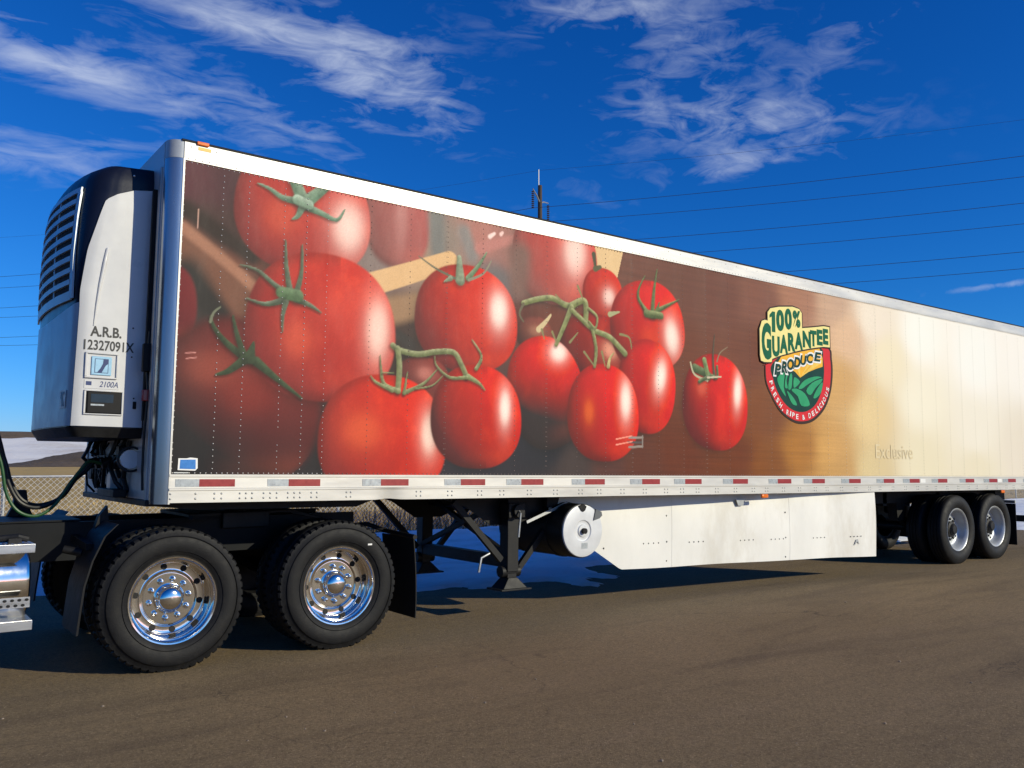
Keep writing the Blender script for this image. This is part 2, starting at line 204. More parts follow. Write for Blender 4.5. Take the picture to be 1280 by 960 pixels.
# ------------------------------------------------------------------ builders
def link(o, parent=None, **tags):
    COL.objects.link(o)
    if parent is not None: o.parent = parent
    for k, v in tags.items(): o[k] = v
    return o
def empty(name, loc=(0, 0, 0), **tags):
    o = bpy.data.objects.new(name, None); o.location = loc; o.empty_display_size = .2; return link(o, None, **tags)
class MB:
    def __init__(s): s.v = []; s.f = []
    def add(s, vs, fs):
        n = len(s.v); s.v += [tuple(map(float, p)) for p in vs]; s.f += [tuple(i+n for i in q) for q in fs]; return s
    def box(s, x0, x1, y0, y1, z0, z1):
        return s.add([(x, y, z) for x in (x0, x1) for y in (y0, y1) for z in (z0, z1)], [(0, 1, 3, 2), (4, 6, 7, 5), (0, 4, 5, 1), (2, 3, 7, 6), (0, 2, 6, 4), (1, 5, 7, 3)])
    def beam(s, p, q, w, h, up=(0, 0, 1)):
        p, q = Vector(p), Vector(q); d = (q-p).normalized(); u = Vector(up)
        if abs(d.dot(u)) > .98: u = Vector((1, 0, 0))
        a = d.cross(u).normalized(); b = a.cross(d)
        vs = [e + a*(i*w/2) + b*(j*h/2) for e in (p, q) for i, j in ((-1, -1), (1, -1), (1, 1), (-1, 1))]
        return s.add(vs, [(0, 1, 2, 3), (7, 6, 5, 4), (0, 4, 5, 1), (1, 5, 6, 2), (2, 6, 7, 3), (3, 7, 4, 0)])
    def tube(s, pts, r, n=8, cap=True):
        pts = [Vector(p) for p in pts]; rings = []; rr = r if isinstance(r, (list, tuple)) else [r]*len(pts); prev = None
        for i, p in enumerate(pts):
            d = ((pts[min(i+1, len(pts)-1)] - pts[max(i-1, 0)])).normalized()
            if prev is None: a = d.orthogonal().normalized()
            else: a = (prev - d*prev.dot(d)).normalized()
            prev = a; b = d.cross(a)
            rings.append([p + (a*math.cos(2*PI*k/n) + b*math.sin(2*PI*k/n))*rr[i] for k in range(n)])
        fs = [(i*n+k, i*n+(k+1) % n, (i+1)*n+(k+1) % n, (i+1)*n+k) for i in range(len(pts)-1) for k in range(n)]
        if cap: fs += [tuple(reversed(range(n))), tuple((len(pts)-1)*n+k for k in range(n))]
        return s.add([v for q in rings for v in q], fs)
    def cyl(s, p, q, r, n=20): return s.tube([p, q], r, n)
    def lathe(s, prof, c, n=32, close=False):          # prof (radius, along +y)
        vs = [(c[0]+r*math.cos(2*PI*k/n), c[1]+y, c[2]+r*math.sin(2*PI*k/n)) for r, y in prof for k in range(n)]
        m = len(prof); fs = [(i*n+k, ((i+1) % m)*n+k, ((i+1) % m)*n+(k+1) % n, i*n+(k+1) % n) for i in range(m if close else m-1) for k in range(n)]
        return s.add(vs, fs)
    def prism(s, poly, y0, y1):                        # poly in (x, z), extruded along y
        n = len(poly); vs = [(x, y0, z) for x, z in poly] + [(x, y1, z) for x, z in poly]
        return s.add(vs, [tuple(range(n)), tuple(reversed(range(n, 2*n)))] + [(i, i+n, (i+1) % n+n, (i+1) % n) for i in range(n)])
    def extr(s, poly, x0, x1, nx=1):                   # poly in (y, z), extruded along x
        n = len(poly); xs = [x0+(x1-x0)*i/nx for i in range(nx+1)]
        vs = [(x, y, z) for x in xs for y, z in poly]
        fs = [tuple(reversed(range(n))), tuple(range(nx*n, nx*n+n))] + [(i*n+k, i*n+(k+1) % n, (i+1)*n+(k+1) % n, (i+1)*n+k) for i in range(nx) for k in range(n)]
        return s.add(vs, fs)
    def dome(s, c, nrm, r, h, n=6):
        nrm = Vector(nrm).normalized(); a = nrm.orthogonal().normalized(); b = nrm.cross(a); c = Vector(c)
        vs = [c + (a*math.cos(2*PI*k/n)+b*math.sin(2*PI*k/n))*r for k in range(n)] + [c + nrm*h*.75 + (a*math.cos(2*PI*k/n)+b*math.sin(2*PI*k/n))*r*.6 for k in range(n)] + [c+nrm*h]
        return s.add(vs, [(k, (k+1) % n, n+(k+1) % n, n+k) for k in range(n)] + [(n+k, n+(k+1) % n, 2*n) for k in range(n)])
    def ball(s, c, r, n=10, m=6, sq=(1, 1, 1)):
        vs = [(c[0]+r*sq[0]*math.sin(PI*i/m)*math.cos(2*PI*k/n), c[1]+r*sq[1]*math.sin(PI*i/m)*math.sin(2*PI*k/n), c[2]+r*sq[2]*math.cos(PI*i/m)) for i in range(m+1) for k in range(n)]
        return s.add(vs, [(i*n+k, (i+1)*n+k, (i+1)*n+(k+1) % n, i*n+(k+1) % n) for i in range(m) for k in range(n)])
    def mesh(s, name, smooth=35):
        me = bpy.data.meshes.new(name); me.from_pydata(s.v, [], s.f); me.validate()
        bm = bmesh.new(); bm.from_mesh(me); bmesh.ops.recalc_face_normals(bm, faces=bm.faces); bm.to_mesh(me); bm.free()
        if smooth: me.shade_smooth(); me.set_sharp_from_angle(angle=R(smooth))
        return me
    def build(s, name, m, parent=None, smooth=35, bevel=0, **tags):
        me = s.mesh(name, smooth); me.materials.append(m)
        o = link(bpy.data.objects.new(name, me), parent, **tags)
        if bevel:
            b = o.modifiers.new('bevel', 'BEVEL'); b.width = bevel; b.segments = 2; b.limit_method = 'ANGLE'; b.angle_limit = R(40)
        return o
def copy_tree(o, parent=None, **tags):
    c = o.copy(); COL.objects.link(c); c.parent = parent
    for k, v in tags.items(): c[k] = v
    for ch in o.children: copy_tree(ch, c)
    return c
def grid_obj(name, X, Y, Z, m, parent=None, col=None, keep=None, **tags):
    """mesh from 2-D coordinate arrays"""
    nu, nv = X.shape; vs = np.stack([X, Y, Z], -1).reshape(-1, 3).astype(np.float32)
    i, j = np.meshgrid(np.arange(nu-1), np.arange(nv-1), indexing='ij'); a = (i*nv+j).ravel()
    fs = np.stack([a, a+nv, a+nv+1, a+1], -1)
    if keep is not None: fs = fs[keep[:-1, :-1].ravel() | keep[1:, 1:].ravel()]
    me = bpy.data.meshes.new(name); me.vertices.add(len(vs)); me.vertices.foreach_set('co', vs.ravel())
    me.loops.add(fs.size); me.loops.foreach_set('vertex_index', fs.ravel().astype(np.int32)); me.polygons.add(len(fs)); me.polygons.foreach_set('loop_start', (np.arange(len(fs))*4).astype(np.int32))
    me.update(calc_edges=True); me.validate(); me.shade_smooth()
    if col is not None:
        at = me.color_attributes.new('print', 'FLOAT_COLOR', 'POINT'); c4 = np.concatenate([col.reshape(-1, 3), np.ones((len(vs), 1))], 1).astype(np.float32); at.data.foreach_set('color', c4.ravel())
    me.materials.append(m)
    return link(bpy.data.objects.new(name, me), parent, **tags)
def text(s, m4, name, m, parent, bold=0., shear=0., depth=.0004, **tags):
    """one or more (string, matrix) pairs turned into one lettering mesh; glyphs are normalised to a unit box when box=True"""
    bm = bmesh.new()
    for ch, mw, box in s:
        cu = bpy.data.curves.new('t', 'FONT'); cu.body = ch; cu.offset = bold; cu.shear = shear; cu.extrude = 0; cu.resolution_u = 4
        ob = bpy.data.objects.new('t', cu); COL.objects.link(ob); dg = bpy.context.evaluated_depsgraph_get(); me = bpy.data.meshes.new_from_object(ob.evaluated_get(dg))
        co_ = [v.co.copy() for v in me.vertices]
        x0, x1 = min(c.x for c in co_), max(c.x for c in co_); y0, y1 = min(c.y for c in co_), max(c.y for c in co_)
        for v in me.vertices:
            if box: v.co = Vector(((v.co.x-x0)/(x1-x0), (v.co.y-y0)/(y1-y0), 0))
            v.co = mw @ v.co
        t2 = bmesh.new(); t2.from_mesh(me); tmp = bpy.data.meshes.new('x'); t2.to_mesh(tmp); t2.free(); bm.from_mesh(tmp); bpy.data.meshes.remove(tmp)
        bpy.data.objects.remove(ob); bpy.data.curves.remove(cu); bpy.data.meshes.remove(me)
    me = bpy.data.meshes.new(name); bm.to_mesh(me); bm.free(); me.materials.append(m)
    return link(bpy.data.objects.new(name, me), parent, **tags)
def side_m(x0, z0, w, h, y, rot=0.):       # places a unit box of lettering on a face that looks towards -y
    return Matrix.Translation((x0, y, z0)) @ Matrix.Rotation(PI/2, 4, 'X') @ Matrix.Rotation(rot, 4, 'Z') @ Matrix.Diagonal((w, h, 1, 1))

# ================================================================== the setting
def fbm(X, Y, sc_, oct=4, seed=0.):
    out_ = np.zeros(X.shape); flat = out_.ravel(); xs, ys = X.ravel(), Y.ravel()
    for i in range(len(flat)): flat[i] = mn.fractal(Vector((xs[i]*sc_+seed, ys[i]*sc_-seed, seed*.37)), .6, 2.1, oct)
    return flat.reshape(X.shape)
# one ground sheet to the horizon, gently uneven close by
gx = np.concatenate([np.linspace(-2500, -40, 14), np.linspace(-36, 56, 93), np.linspace(60, 2500, 14)]); gy = np.concatenate([np.linspace(-2500, -30, 14), np.linspace(-27, 60, 88), np.linspace(64, 2500, 14)])
X, Y = np.meshgrid(gx, gy, indexing='ij')
near = np.clip((40-np.abs(X-10))/20, 0, 1)*np.clip((26-np.abs(Y))/15, 0, 1)
Z = -.012 + .008*fbm(X, Y, .22, 3, 3.)*near - .25*np.clip((Y-12)/20, 0, 1)
Z -= .2*np.clip((Y-60)/100, 0, 1)
grid_obj('ground', X, Y, Z, M['field'], kind='structure')
gx = np.linspace(-40, 60, 201); gy = np.linspace(-45, 9.6, 110); X, Y = np.meshgrid(gx, gy, indexing='ij')
edge = (Y > 8.5)*.35*fbm(X, Y, .5, 3, 9.)
grid_obj('asphalt_yard', X, Y+edge, .004*fbm(X, Y, .25, 3, 3.)*np.clip((np.abs(Y-.3)-.5), 0, 1)*np.clip((8-Y)/3, 0, 1) - .06*np.clip((Y-8.4)/1.2, 0, 1) + .004*np.clip((8.4-Y), 0, 1), M['asphalt'], kind='structure')

# wind-packed snow left along the fence, thinning to slush under the trailer
gx = np.arange(-16, 42, .14); gy = np.arange(1.2, 13, .14); X, Y = np.meshgrid(gx, gy, indexing='ij')
nfront = np.interp(X, [-16, -3, .5, 1.6, 3, 7, 10, 14, 17, 22, 42], [4.4, 4.2, 4.3, 3.0, 2.1, 2.5, 2.9, 2.6, 2.2, 2.0, 2.4])
big = fbm(X, Y, .35, 4, 21.); small = fbm(X*.6, Y*1.8, 1.1, 4, 5.)
h = .10*np.clip((Y-nfront+big*1.1), -1, .8) + .035*small - .02
h = np.where(Y > 9, h - .16*(Y-9.2), h)
h = h + (h > 0)*.06*np.clip((Y-5)/4, 0, 1)
grid_obj('snow', X, Y, np.where(h > -.02, h, -.05)+.012, M['snow'], keep=(h > 0), kind='stuff', label='crusted old snow lying along the chain link fence', category='snow')

# far country: brown mound, snow bank and dark ridge behind the field
def ridge(name, m, x0, x1, y0, y1, hf, nx, ny, rough, sc_, seed, **tags):
    X, Y = np.meshgrid(np.linspace(x0, x1, nx), np.linspace(y0, y1, ny), indexing='ij'); t = (Y-y0)/(y1-y0)
    Z = hf(X, t) + rough*fbm(X, Y, sc_, 4, seed)*np.clip(np.sin(PI*t)*2, 0, 1) - .5
    return grid_obj(name, X, Y, Z, m, **tags)
ridge('dirt_mound', M['scrub'], 20, 190, 320, 400, lambda X, t: (5.0*np.exp(-((X-66)/17)**2) + 3.6*np.exp(-((X-110)/30)**2))*np.sin(PI*t)**1.2 + .1, 130, 40, .55, .10, 4., kind='structure')
ridge('snow_bank', M['farsnow'], -500, 900, 410, 640, lambda X, t: (12.6+1.2*np.sin(X*.018+.6))*np.clip(t*1.9, 0, 1)**1.15, 200, 44, 1.3, .02, 8., kind='structure')
ridge('hills', M['scrub'], -1500, 2600, 660, 1300, lambda X, t: (25.0-.005*X)*np.clip(t*5, 0, 1), 260, 40, 2.6, .012, 2., kind='structure')

# chain link fence
FY = 10.0
fence = empty('chain_link_fence', (0, FY, -.1), label='galvanised chain link fence between the snow strip and the dry field', category='fence')
FX0, FX1, FH = -16., 40., 1.42
mb = MB(); r_ = .0042; c_ = .10
for k in range(int((FX1-FX0+FH)/c_)):
    for d_ in (1, -1):
        x0 = FX0 + k*c_ - (FH if d_ > 0 else 0); a, b = (x0, .0, .04), (x0+FH, .0, FH)
        if d_ < 0: a, b = (x0+FH, .004, .04), (x0, .004, FH)
        mb.tube([a, b], r_, 4, cap=False)
mb.build('wire_mesh', M['mesh'], fence, smooth=0, kind='stuff')
MB().tube([(FX0, .02, FH), (FX1, .02, FH)], .021, 8).build('top_rail', M['galv'], fence)
post = MB().tube([(0, .03, -.2), (0, .03, FH-.01)], .030, 8).tube([(0, .03, FH-.02), (0, .03, FH+.04)], [.036, .012], 8).mesh('post'); post.materials.append(M['galv'])
x = FX0+.8
while x < FX1: o = link(bpy.data.objects.new('post', post), fence); o.location.x = x; x += 3.05

# dry grass and brush beyond and under the fence
def blades(name, n, x0, x1, y0, y1, hmin, hmax, m, label, cat, w=.012, clump=.6):
    vs, fs = [], []
    for i in range(n):
        x = random.uniform(x0, x1); y = random.uniform(y0, y1)
        if mn.noise(Vector((x*.5, y*.5, 3.))) < random.uniform(-1, 1)*clump - .1: continue
        z = -.10 - .25*min(max((y-12)/20, 0), 1); h_ = random.uniform(hmin, hmax); a = random.uniform(0, PI); l = random.gauss(0, .35)*h_; l2 = random.gauss(0, .35)*h_
        dx, dy = math.cos(a)*w, math.sin(a)*w; k = len(vs)
        vs += [(x-dx, y-dy, z), (x+dx, y+dy, z), (x+l*.4+dx*.7, y+l2*.4+dy*.7, z+h_*.6), (x+l*.4-dx*.7, y+l2*.4-dy*.7, z+h_*.6), (x+l, y+l2, z+h_)]; fs += [(k, k+1, k+2, k+3), (k+3, k+2, k+4)]
    me = bpy.data.meshes.new(name); me.from_pydata(vs, [], fs); me.materials.append(m)
    return link(bpy.data.objects.new(name, me), None, kind='stuff', label=label, category=cat)
blades('dry_grass', 26000, -14, 46, 13, 40, .10, .30, M['straw'], 'straw coloured dry grass in the field behind the fence', 'grass', .014)
blades('brush', 5000, 5.5, 20, 9.7, 13.5, .35, 1.05, M['straw2'], 'dark brown dead brush standing along the fence', 'brush', .010, .9)

# loose stones on the yard
mb = MB()
for i in range(420):
    x = random.uniform(-3, 16); y = random.uniform(-6.2, 1.5) if i % 3 else random.uniform(-6, -3.5); s_ = random.choice((.004, .005, .006, .009))*random.uniform(.7, 1.3)
    mb.ball((x, y, s_*.5), s_, 6, 4, (1, random.uniform(.6, 1), .7))
mb.build('gravel', M['stone'], None, kind='stuff', label='loose grit scattered over the brown asphalt yard', category='gravel')

# ------------------------------------------------------------------ power line
PD = Vector((-.561, .828, 0)); PA = Vector((.828, .561, 0)); PB = Vector((32.62, 36.74, -.4))
def pole(base, lev, name_label):
    e = empty('utility_pole', base, label=name_label, category='utility pole', group='poles of the power line')
    MB().tube([(0, 0, 0), (0, 0, 19.9+lev)], [.21, .135], 12).build('shaft', M['wood'], e)
    MB().tube([(-.10, 0, 19.1+lev), (-.10, 0, 20.55+lev+.4)], .035, 6).build('shield_wire_bracket', M['galv'], e)
    return e
def arm(e, off, z):                       # curved steel arm with a hanging insulator string
    t_ = PA*off
    a = MB().tube([(0, 0, z+.75), tuple(t_*.45 + Vector((0, 0, z+1.05))), tuple(t_ + Vector((0, 0, z+1.25)))], [.055, .05, .04], 6).build('arm', M['galv'], e)
    ins = MB()
    for k in range(9): ins.lathe([(.02, 0), (.10, .0), (.085, .05), (.02, .06)], (0, k*.13, 0), 8)
    o = ins.build('insulator', M['porcelain'], a); o.location = t_ + Vector((0, 0, z)); o.rotation_euler = (PI/2, 0, 0)
WIRES = ((0, 20.52, 21.87, 20.88), (-1.5, 17.59, 19.9, 16.92), (1.8, 17.58, 19.52, 16.77), (-1.5, 15.11, 17.28, 14.35), (1.8, 14.86, 16.86, 14.26), (-1.5, 12.55, 14.62, 12.03), (1.8, 12.32, 14.32, 11.89))
p0 = pole(PB, 0, 'dark wooden power pole with bracket arms rising behind the trailer roof')
pr = pole(PB - PD*60, 1.9, 'wooden power pole beyond the rear of the trailer, nearest span end'); pl = pole(PB + PD*62, -.5, 'wooden power pole far out in the field past the trailer front')
for i, (off, z0, zr, zl) in enumerate(WIRES):
    A = PB + PA*off; A.z = z0; B = A - PD*60; B.z = zr; C = A + PD*62; C.z = zl
    if off:
        for e, z in ((p0, z0), (pr, zr), (pl, zl)): arm(e, off, z - PB.z)
    pts = []
    for P, Q, sag in ((B, A, .9), (A, C, 1.0)):
        for k in range(25 if P is B else 24):
            t_ = (k if P is B else k+1)/24; q = P.lerp(Q, t_); q.z -= 4*sag*t_*(1-t_); pts.append(q)
    if off: MB().tube(pts, .014, 5).build('power_line', M['wire'], None, label='conductor hung from the %s arm of the power pole that reaches %s the trailer' % (('upper', 'middle', 'lower')[(i-1)//2], 'towards' if off < 0 else 'away from'), category='power line', group='conductors of the power line')
    else: MB().tube(pts, .007, 5).build('power_line', M['wire'], None, label='thin shield wire strung over the very top of the power pole', category='power line')

# ================================================================== wheels
def drive_tyre():
    mb = MB(); NL = 54; n = NL*4
    half = [(.322, .045), (.345, .022), (.39, .004), (.43, .0), (.465, .005), (.49, .016), (.507, .030)]
    tread = [(.530, .036, 1), (.543, .050, 1), (.546, .085, 1), (.546, .10, 2), (.546, .118, 2)]
    prof = [(r, y, 0) for r, y in half] + [(r, y, k) for r, y, k in tread] + [(r, .28-y, k) for r, y, k in reversed(tread)] + [(r, .28-y, 0) for r, y in reversed(half)]
    vs = []
    for i, (r, y, k) in enumerate(prof):
        for j in range(n):
            ph = j % 4; rr_ = r
            inner = i >= len(prof)//2
            if k == 1 and ((ph + (2 if inner else 0)) % 4) in (0,): rr_ = r - (.020 if r > .535 else .010)
            if k == 2: rr_ = r - .014 if (abs(y-.14) > .03 and ph in (1,)) or .098 < y < .102 else r
            a = 2*PI*(j + (.25 if ph == 0 else -.25 if ph == 1 else 0))/n
            vs.append((rr_*math.cos(a), y, rr_*math.sin(a)))
    m = len(prof); fs = [(i*n+k, (i+1)*n+k, (i+1)*n+(k+1) % n, i*n+(k+1) % n) for i in range(m-1) for k in range(n)]
    mb.add(vs, fs); mb.lathe([(.322, .045), (.30, .06), (.30, .22), (.322, .235)], (0, 0, 0), 48)
    # raised rings and lettering bars on the sidewall
    for r in (.372, .486): mb.lathe([(r-.003, .004), (r, .0002 if r < .4 else .010), (r+.003, .004 if r < .4 else .016)], (0, .003 if r < .4 else -.001, 0), 72)
    return mb.mesh('tyre', 28)
def rib_tyre():
    mb = MB()
    half = [(.325, .05), (.345, .026), (.39, .006), (.43, .0), (.47, .006), (.505, .020), (.528, .036), (.537, .055), (.539, .085), (.527, .088), (.527, .096), (.539, .099), (.539, .125), (.527, .128), (.527, .136)]
    prof = half + [(r, .28-y) for r, y in reversed(half)]
    mb.lathe(prof, (0, 0, 0), 72); mb.lathe([(.325, .05), (.30, .06), (.30, .22), (.325, .23)], (0, 0, 0), 48)
    return mb.mesh('tyre', 30)
TY_D, TY_R = drive_tyre(), rib_tyre()
for t_ in (TY_D, TY_R): t_.materials.append(M['rubber'])
def polished_wheel():                       # deep polished aluminium disc of an outer dual
    rim = MB().lathe([(.318, .062), (.330, .050), (.333, .036), (.328, .028), (.318, .030), (.312, .042), (.305, .050), (.294, .053), (.290, .066), (.286, .110), (.282, .150), (.277, .172), (.270, .181), (.262, .184), (.226, .1845), (.216, .184), (.206, .179), (.200, .168), (.196, .1635), (.192, .163), (.187, .163), (.13, .163), (.0, .163)], (0, 0, 0), 64).build('wheel', M['chrome'])
    t_ = link(bpy.data.objects.new('tyre', TY_D), rim)
    hc = MB().lathe([(.116, .163), (.116, .157), (.106, .154), (.101, .150), (.100, .118), (.096, .104), (.085, .089), (.068, .078), (.045, .071), (.02, .068), (0., .067)], (0, 0, 0), 40).build('hub_cap', M['chrome'], rim)
    lug = MB().lathe([(.024, .163), (.024, .158), (.019, .156), (.0175, .131), (.013, .119), (0, .116)], (0, 0, 0), 10).mesh('lug_nut'); lug.materials.append(M['chrome'])
    hh = MB().lathe([(.0255, .1165), (.0245, .1145), (.0225, .1150)], (0, 0, 0), 16).mesh('hand_hole'); hh.materials.append(M['chrome2'])
    hd = MB(); hd.add([(.0245*math.cos(2*PI*j/14), .1812, .0235*math.sin(2*PI*j/14)) for j in range(14)], [tuple(range(14))]); hd = hd.mesh('hand_hole', 0); hd.materials.append(M['dark'])
    for k in range(10):
        a = 2*PI*(k+.3)/10; o = link(bpy.data.objects.new('lug_nut', lug), rim); o.location = (.148*math.cos(a), 0, .148*math.sin(a))
        a = 2*PI*(k+.8)/10; o = link(bpy.data.objects.new('hand_hole', hd), rim); o.location = (.2435*math.cos(a), 0, .2435*math.sin(a))
    return rim
def silver_wheel():
    rim = MB().lathe([(.320, .066), (.331, .052), (.334, .038), (.328, .030), (.318, .034), (.308, .048), (.298, .060), (.288, .085), (.280, .125), (.268, .155), (.250, .172), (.225, .180), (.190, .176), (.150, .170), (.0, .170)], (0, 0, 0), 56).build('wheel', M['steelwhite'])
    link(bpy.data.objects.new('tyre', TY_R), rim)
    MB().lathe([(.125, .170), (.122, .125), (.085, .115), (.078, .085), (.065, .073), (0, .071)], (0, 0, 0), 24).build('hub_cap', M['black'], rim)
    lug = MB().lathe([(.02, .170), (.02, .145), (.012, .142), (0, .142)], (0, 0, 0), 6).mesh('lug_nut'); lug.materials.append(M['black'])
    hd = MB(); hd.add([(.024*math.cos(2*PI*j/12), .1735, .024*math.sin(2*PI*j/12)) for j in range(12)], [tuple(range(12))]); hd = hd.mesh('hand_hole', 0); hd.materials.append(M['dark'])
    for k in range(10):
        a = 2*PI*k/10; o = link(bpy.data.objects.new('lug_nut', lug), rim); o.location = (.16*math.cos(a), 0, .16*math.sin(a))
    for k in range(5):
        a = 2*PI*(k+.4)/5; o = link(bpy.data.objects.new('hand_hole', hd), rim); o.location = (.238*math.cos(a), 0, .238*math.sin(a))
    return rim
def inner_wheel(tyre):
    rim = MB().lathe([(.320, .215), (.330, .235), (.300, .20), (.285, .12), (.285, .02), (.30, .0), (.15, -.01), (0, -.01)], (0, 0, 0), 32).build('wheel', M['black']); link(bpy.data.objects.new('tyre', tyre), rim); return rim
def dual(proto_o, proto_i, parent, x, y, z, far=False, spin=0.):
    """an outer and an inner wheel; y is the outer sidewall plane"""
    for pr_, dy in ((proto_o, 0), (proto_i, .335)):
        o = copy_tree(pr_, parent); o.location = (x, y - dy if far else y + dy, z); o.rotation_euler = (0, spin + dy, PI if far else 0)
PO, PS, PI_D, PI_R = polished_wheel(), silver_wheel(), inner_wheel(TY_D), inner_wheel(TY_R)

# ================================================================== the tractor (its rear half stands in view)
truck = empty('truck_tractor', (0, 1.30, 0), label='rear of a black highway tractor with polished drive wheels under the trailer nose', category='truck')
X1, X2, RZ = .097, 1.473, .531
CY = -1.30                                   # tractor parts are given in world y, shifted into the root
def T(mb): mb.v = [(x, y+CY, z) for x, y, z in mb.v]; return mb
for x in (X1, X2):
    dual(PO, PI_D, truck, x, .03+CY, RZ, spin=.3*x); dual(PO, PI_D, truck, x, 2.57+CY, RZ, True, .5*x)
T(MB().box(X2+.245, X2+.285, .030, .036, .858, .872)).build('tyre_tag', M['whiteink'], truck).rotation_euler = (0, 0, 0)
for y in (.85, 1.67):
    T(MB().extr([(y, .80), (y+.08, .80), (y+.08, .815), (y+.02, .815), (y+.02, 1.085), (y+.08, 1.085), (y+.08, 1.10), (y, 1.10)] if y < 1 else [(y, .80), (y+.08, .80), (y+.08, 1.10), (y, 1.10), (y, 1.085), (y+.06, 1.085), (y+.06, .815), (y, .815)], -5.2, 1.98)).build('frame_rail', M['frame'], truck, smooth=0)
cm = MB()
for x in (-4.2, -3.1, -2.0, -.95, .35, .78, 1.25, 1.9): cm.box(x, x+.10, .93, 1.67, .84, 1.06)
T(cm).build('cross_members', M['frame'], truck, smooth=0)
for x in (X1, X2):
    a = MB().tube([(x, .42, RZ), (x, .95, RZ), (x, 1.10, RZ), (x, 1.5, RZ), (x, 1.65, RZ), (x, 2.18, RZ)], [.075, .085, .19, .19, .085, .075], 16)
    a.ball((x+.05, 1.3, RZ), .23, 16, 10); T(a).build('drive_axle', M['black'], truck)
    for y in (.72, 1.80):
        s_ = MB().beam((x-.42, y+.04, .72), (x+.02, y+.04, .44), .09, .05).beam((x, y+.04, .42), (x+.40, y+.04, .52), .09, .05)
        s_.lathe([(.02, 0), (.12, 0), (.135, .05), (.115, .10), (.135, .15), (.13, .20), (.02, .20)], (0, 0, 0), 16)
        k = len(s_.v) - 7*16
        s_.v[k:] = [(vx + x + .38, -vz + y + .04, vy + .55) for vx, vy, vz in s_.v[k:]]
        T(s_).build('air_spring', M['black'], truck)
    for y, s in ((.55, 1), (2.05, -1)):
        T(MB().cyl((x+.16, y+s*.20, .70), (x+.34, y+s*.20, .80), .085, 14)).build('brake_chamber', M['black'], truck)
fw = MB().prism([(.42, 1.135), (1.36, 1.150), (1.66, 1.06), (1.66, 1.035), (1.30, 1.115), (.42, 1.10)], .84, 1.76)
fw.box(.70, 1.12, .80, .88, 1.00, 1.14).box(.70, 1.12, 1.72, 1.80, 1.00, 1.14)
T(fw).build('fifth_wheel', M['black'], truck, bevel=.008)
T(MB().beam((.62, .70, 1.10), (.30, .38, 1.13), .03, .03)).build('release_handle', M['black'], truck)
# deck plate, air tanks and line stand behind the cab
T(MB().box(-1.9, -.42, .88, 1.72, 1.105, 1.118)).build('deck_plate', M['frame'], truck, smooth=0)
T(MB().prism([(-.86, 1.118), (-.66, 1.118), (-.70, 1.20), (-.72, 1.34), (-.80, 1.34), (-.82, 1.20)], 1.62, 1.72)).build('line_stand', M['black'], truck, bevel=.006)
T(MB().cyl((-.45, .70, .72), (.55, .70, .72), .11, 18)).build('air_tank', M['black'], truck)
# quarter fenders in front of the first drive axle
arc = [(-.575, .34), (-.562, .48), (-.540, .68), (-.492, .86), (-.415, 1.035), (-.33, 1.12)]
for y0, y1 in ((.045, .60), (2.0, 2.555)):
    vs, fs = [], []
    for x, z in arc:
        for dx in (0, .014): vs += [(x+dx, y0, z+dx*.3), (x+dx, y1, z+dx*.3)]
    for i in range(len(arc)-1):
        k = i*4; fs += [(k, k+1, k+5, k+4), (k+2, k+6, k+7, k+3), (k, k+4, k+6, k+2), (k+1, k+3, k+7, k+5)]
    fs += [(0, 2, 3, 1), (20, 21, 23, 22)]
    T(MB().add(vs, fs)).build('quarter_fender', M['plastic'], truck, smooth=60)
    yb = .62 if y0 < 1 else 1.95
    T(MB().beam((-.47, .87 if y0 < 1 else 1.73, .98), (-.47, y0+.2, .95), .05, .05)).build('fender_bracket', M['frame'], truck)
T(MB().prism([(-.40, 1.02), (-.36, 1.16), (-.30, 1.24), (-.285, 1.10)], .52, .60)).build('fender_flap', M['plastic'], truck, smooth=0)
T(MB().cyl((-.62, .40, .93), (-.50, .36, .90), .03, 12)).build('marker_lamp', M['plastic'], truck)
# mud flaps
for y0, y1, s in ((.06, .66, -1), (1.94, 2.54, 1)):
    g = MB(); n = 8
    for i in range(n+1):
        z = .90 - .72*i/n; dx = .03*math.sin(i/n*2.2)
        for x in (2.19+dx, 2.20+dx): g.v += [(x, y0, z), (x, y1, z)]
    for i in range(n): k = i*4; g.f += [(k, k+1, k+5, k+4), (k+2, k+6, k+7, k+3), (k, k+4, k+6, k+2), (k+1, k+3, k+7, k+5)]
    g.f += [(0, 2, 3, 1), (n*4, n*4+1, n*4+3, n*4+2)]
    fl = T(g).build('mud_flap', M['plastic'], truck, smooth=60)
    ye = .03 if s < 0 else 2.57
    T(MB().tube([(1.85, .88 if s < 0 else 1.72, .97), (2.05, .70 if s < 0 else 1.90, .99), (2.185, .60 if s < 0 else 2.0, .93), (2.19, ye, .905)], .022, 10)).build('flap_hanger', M['black'], truck)
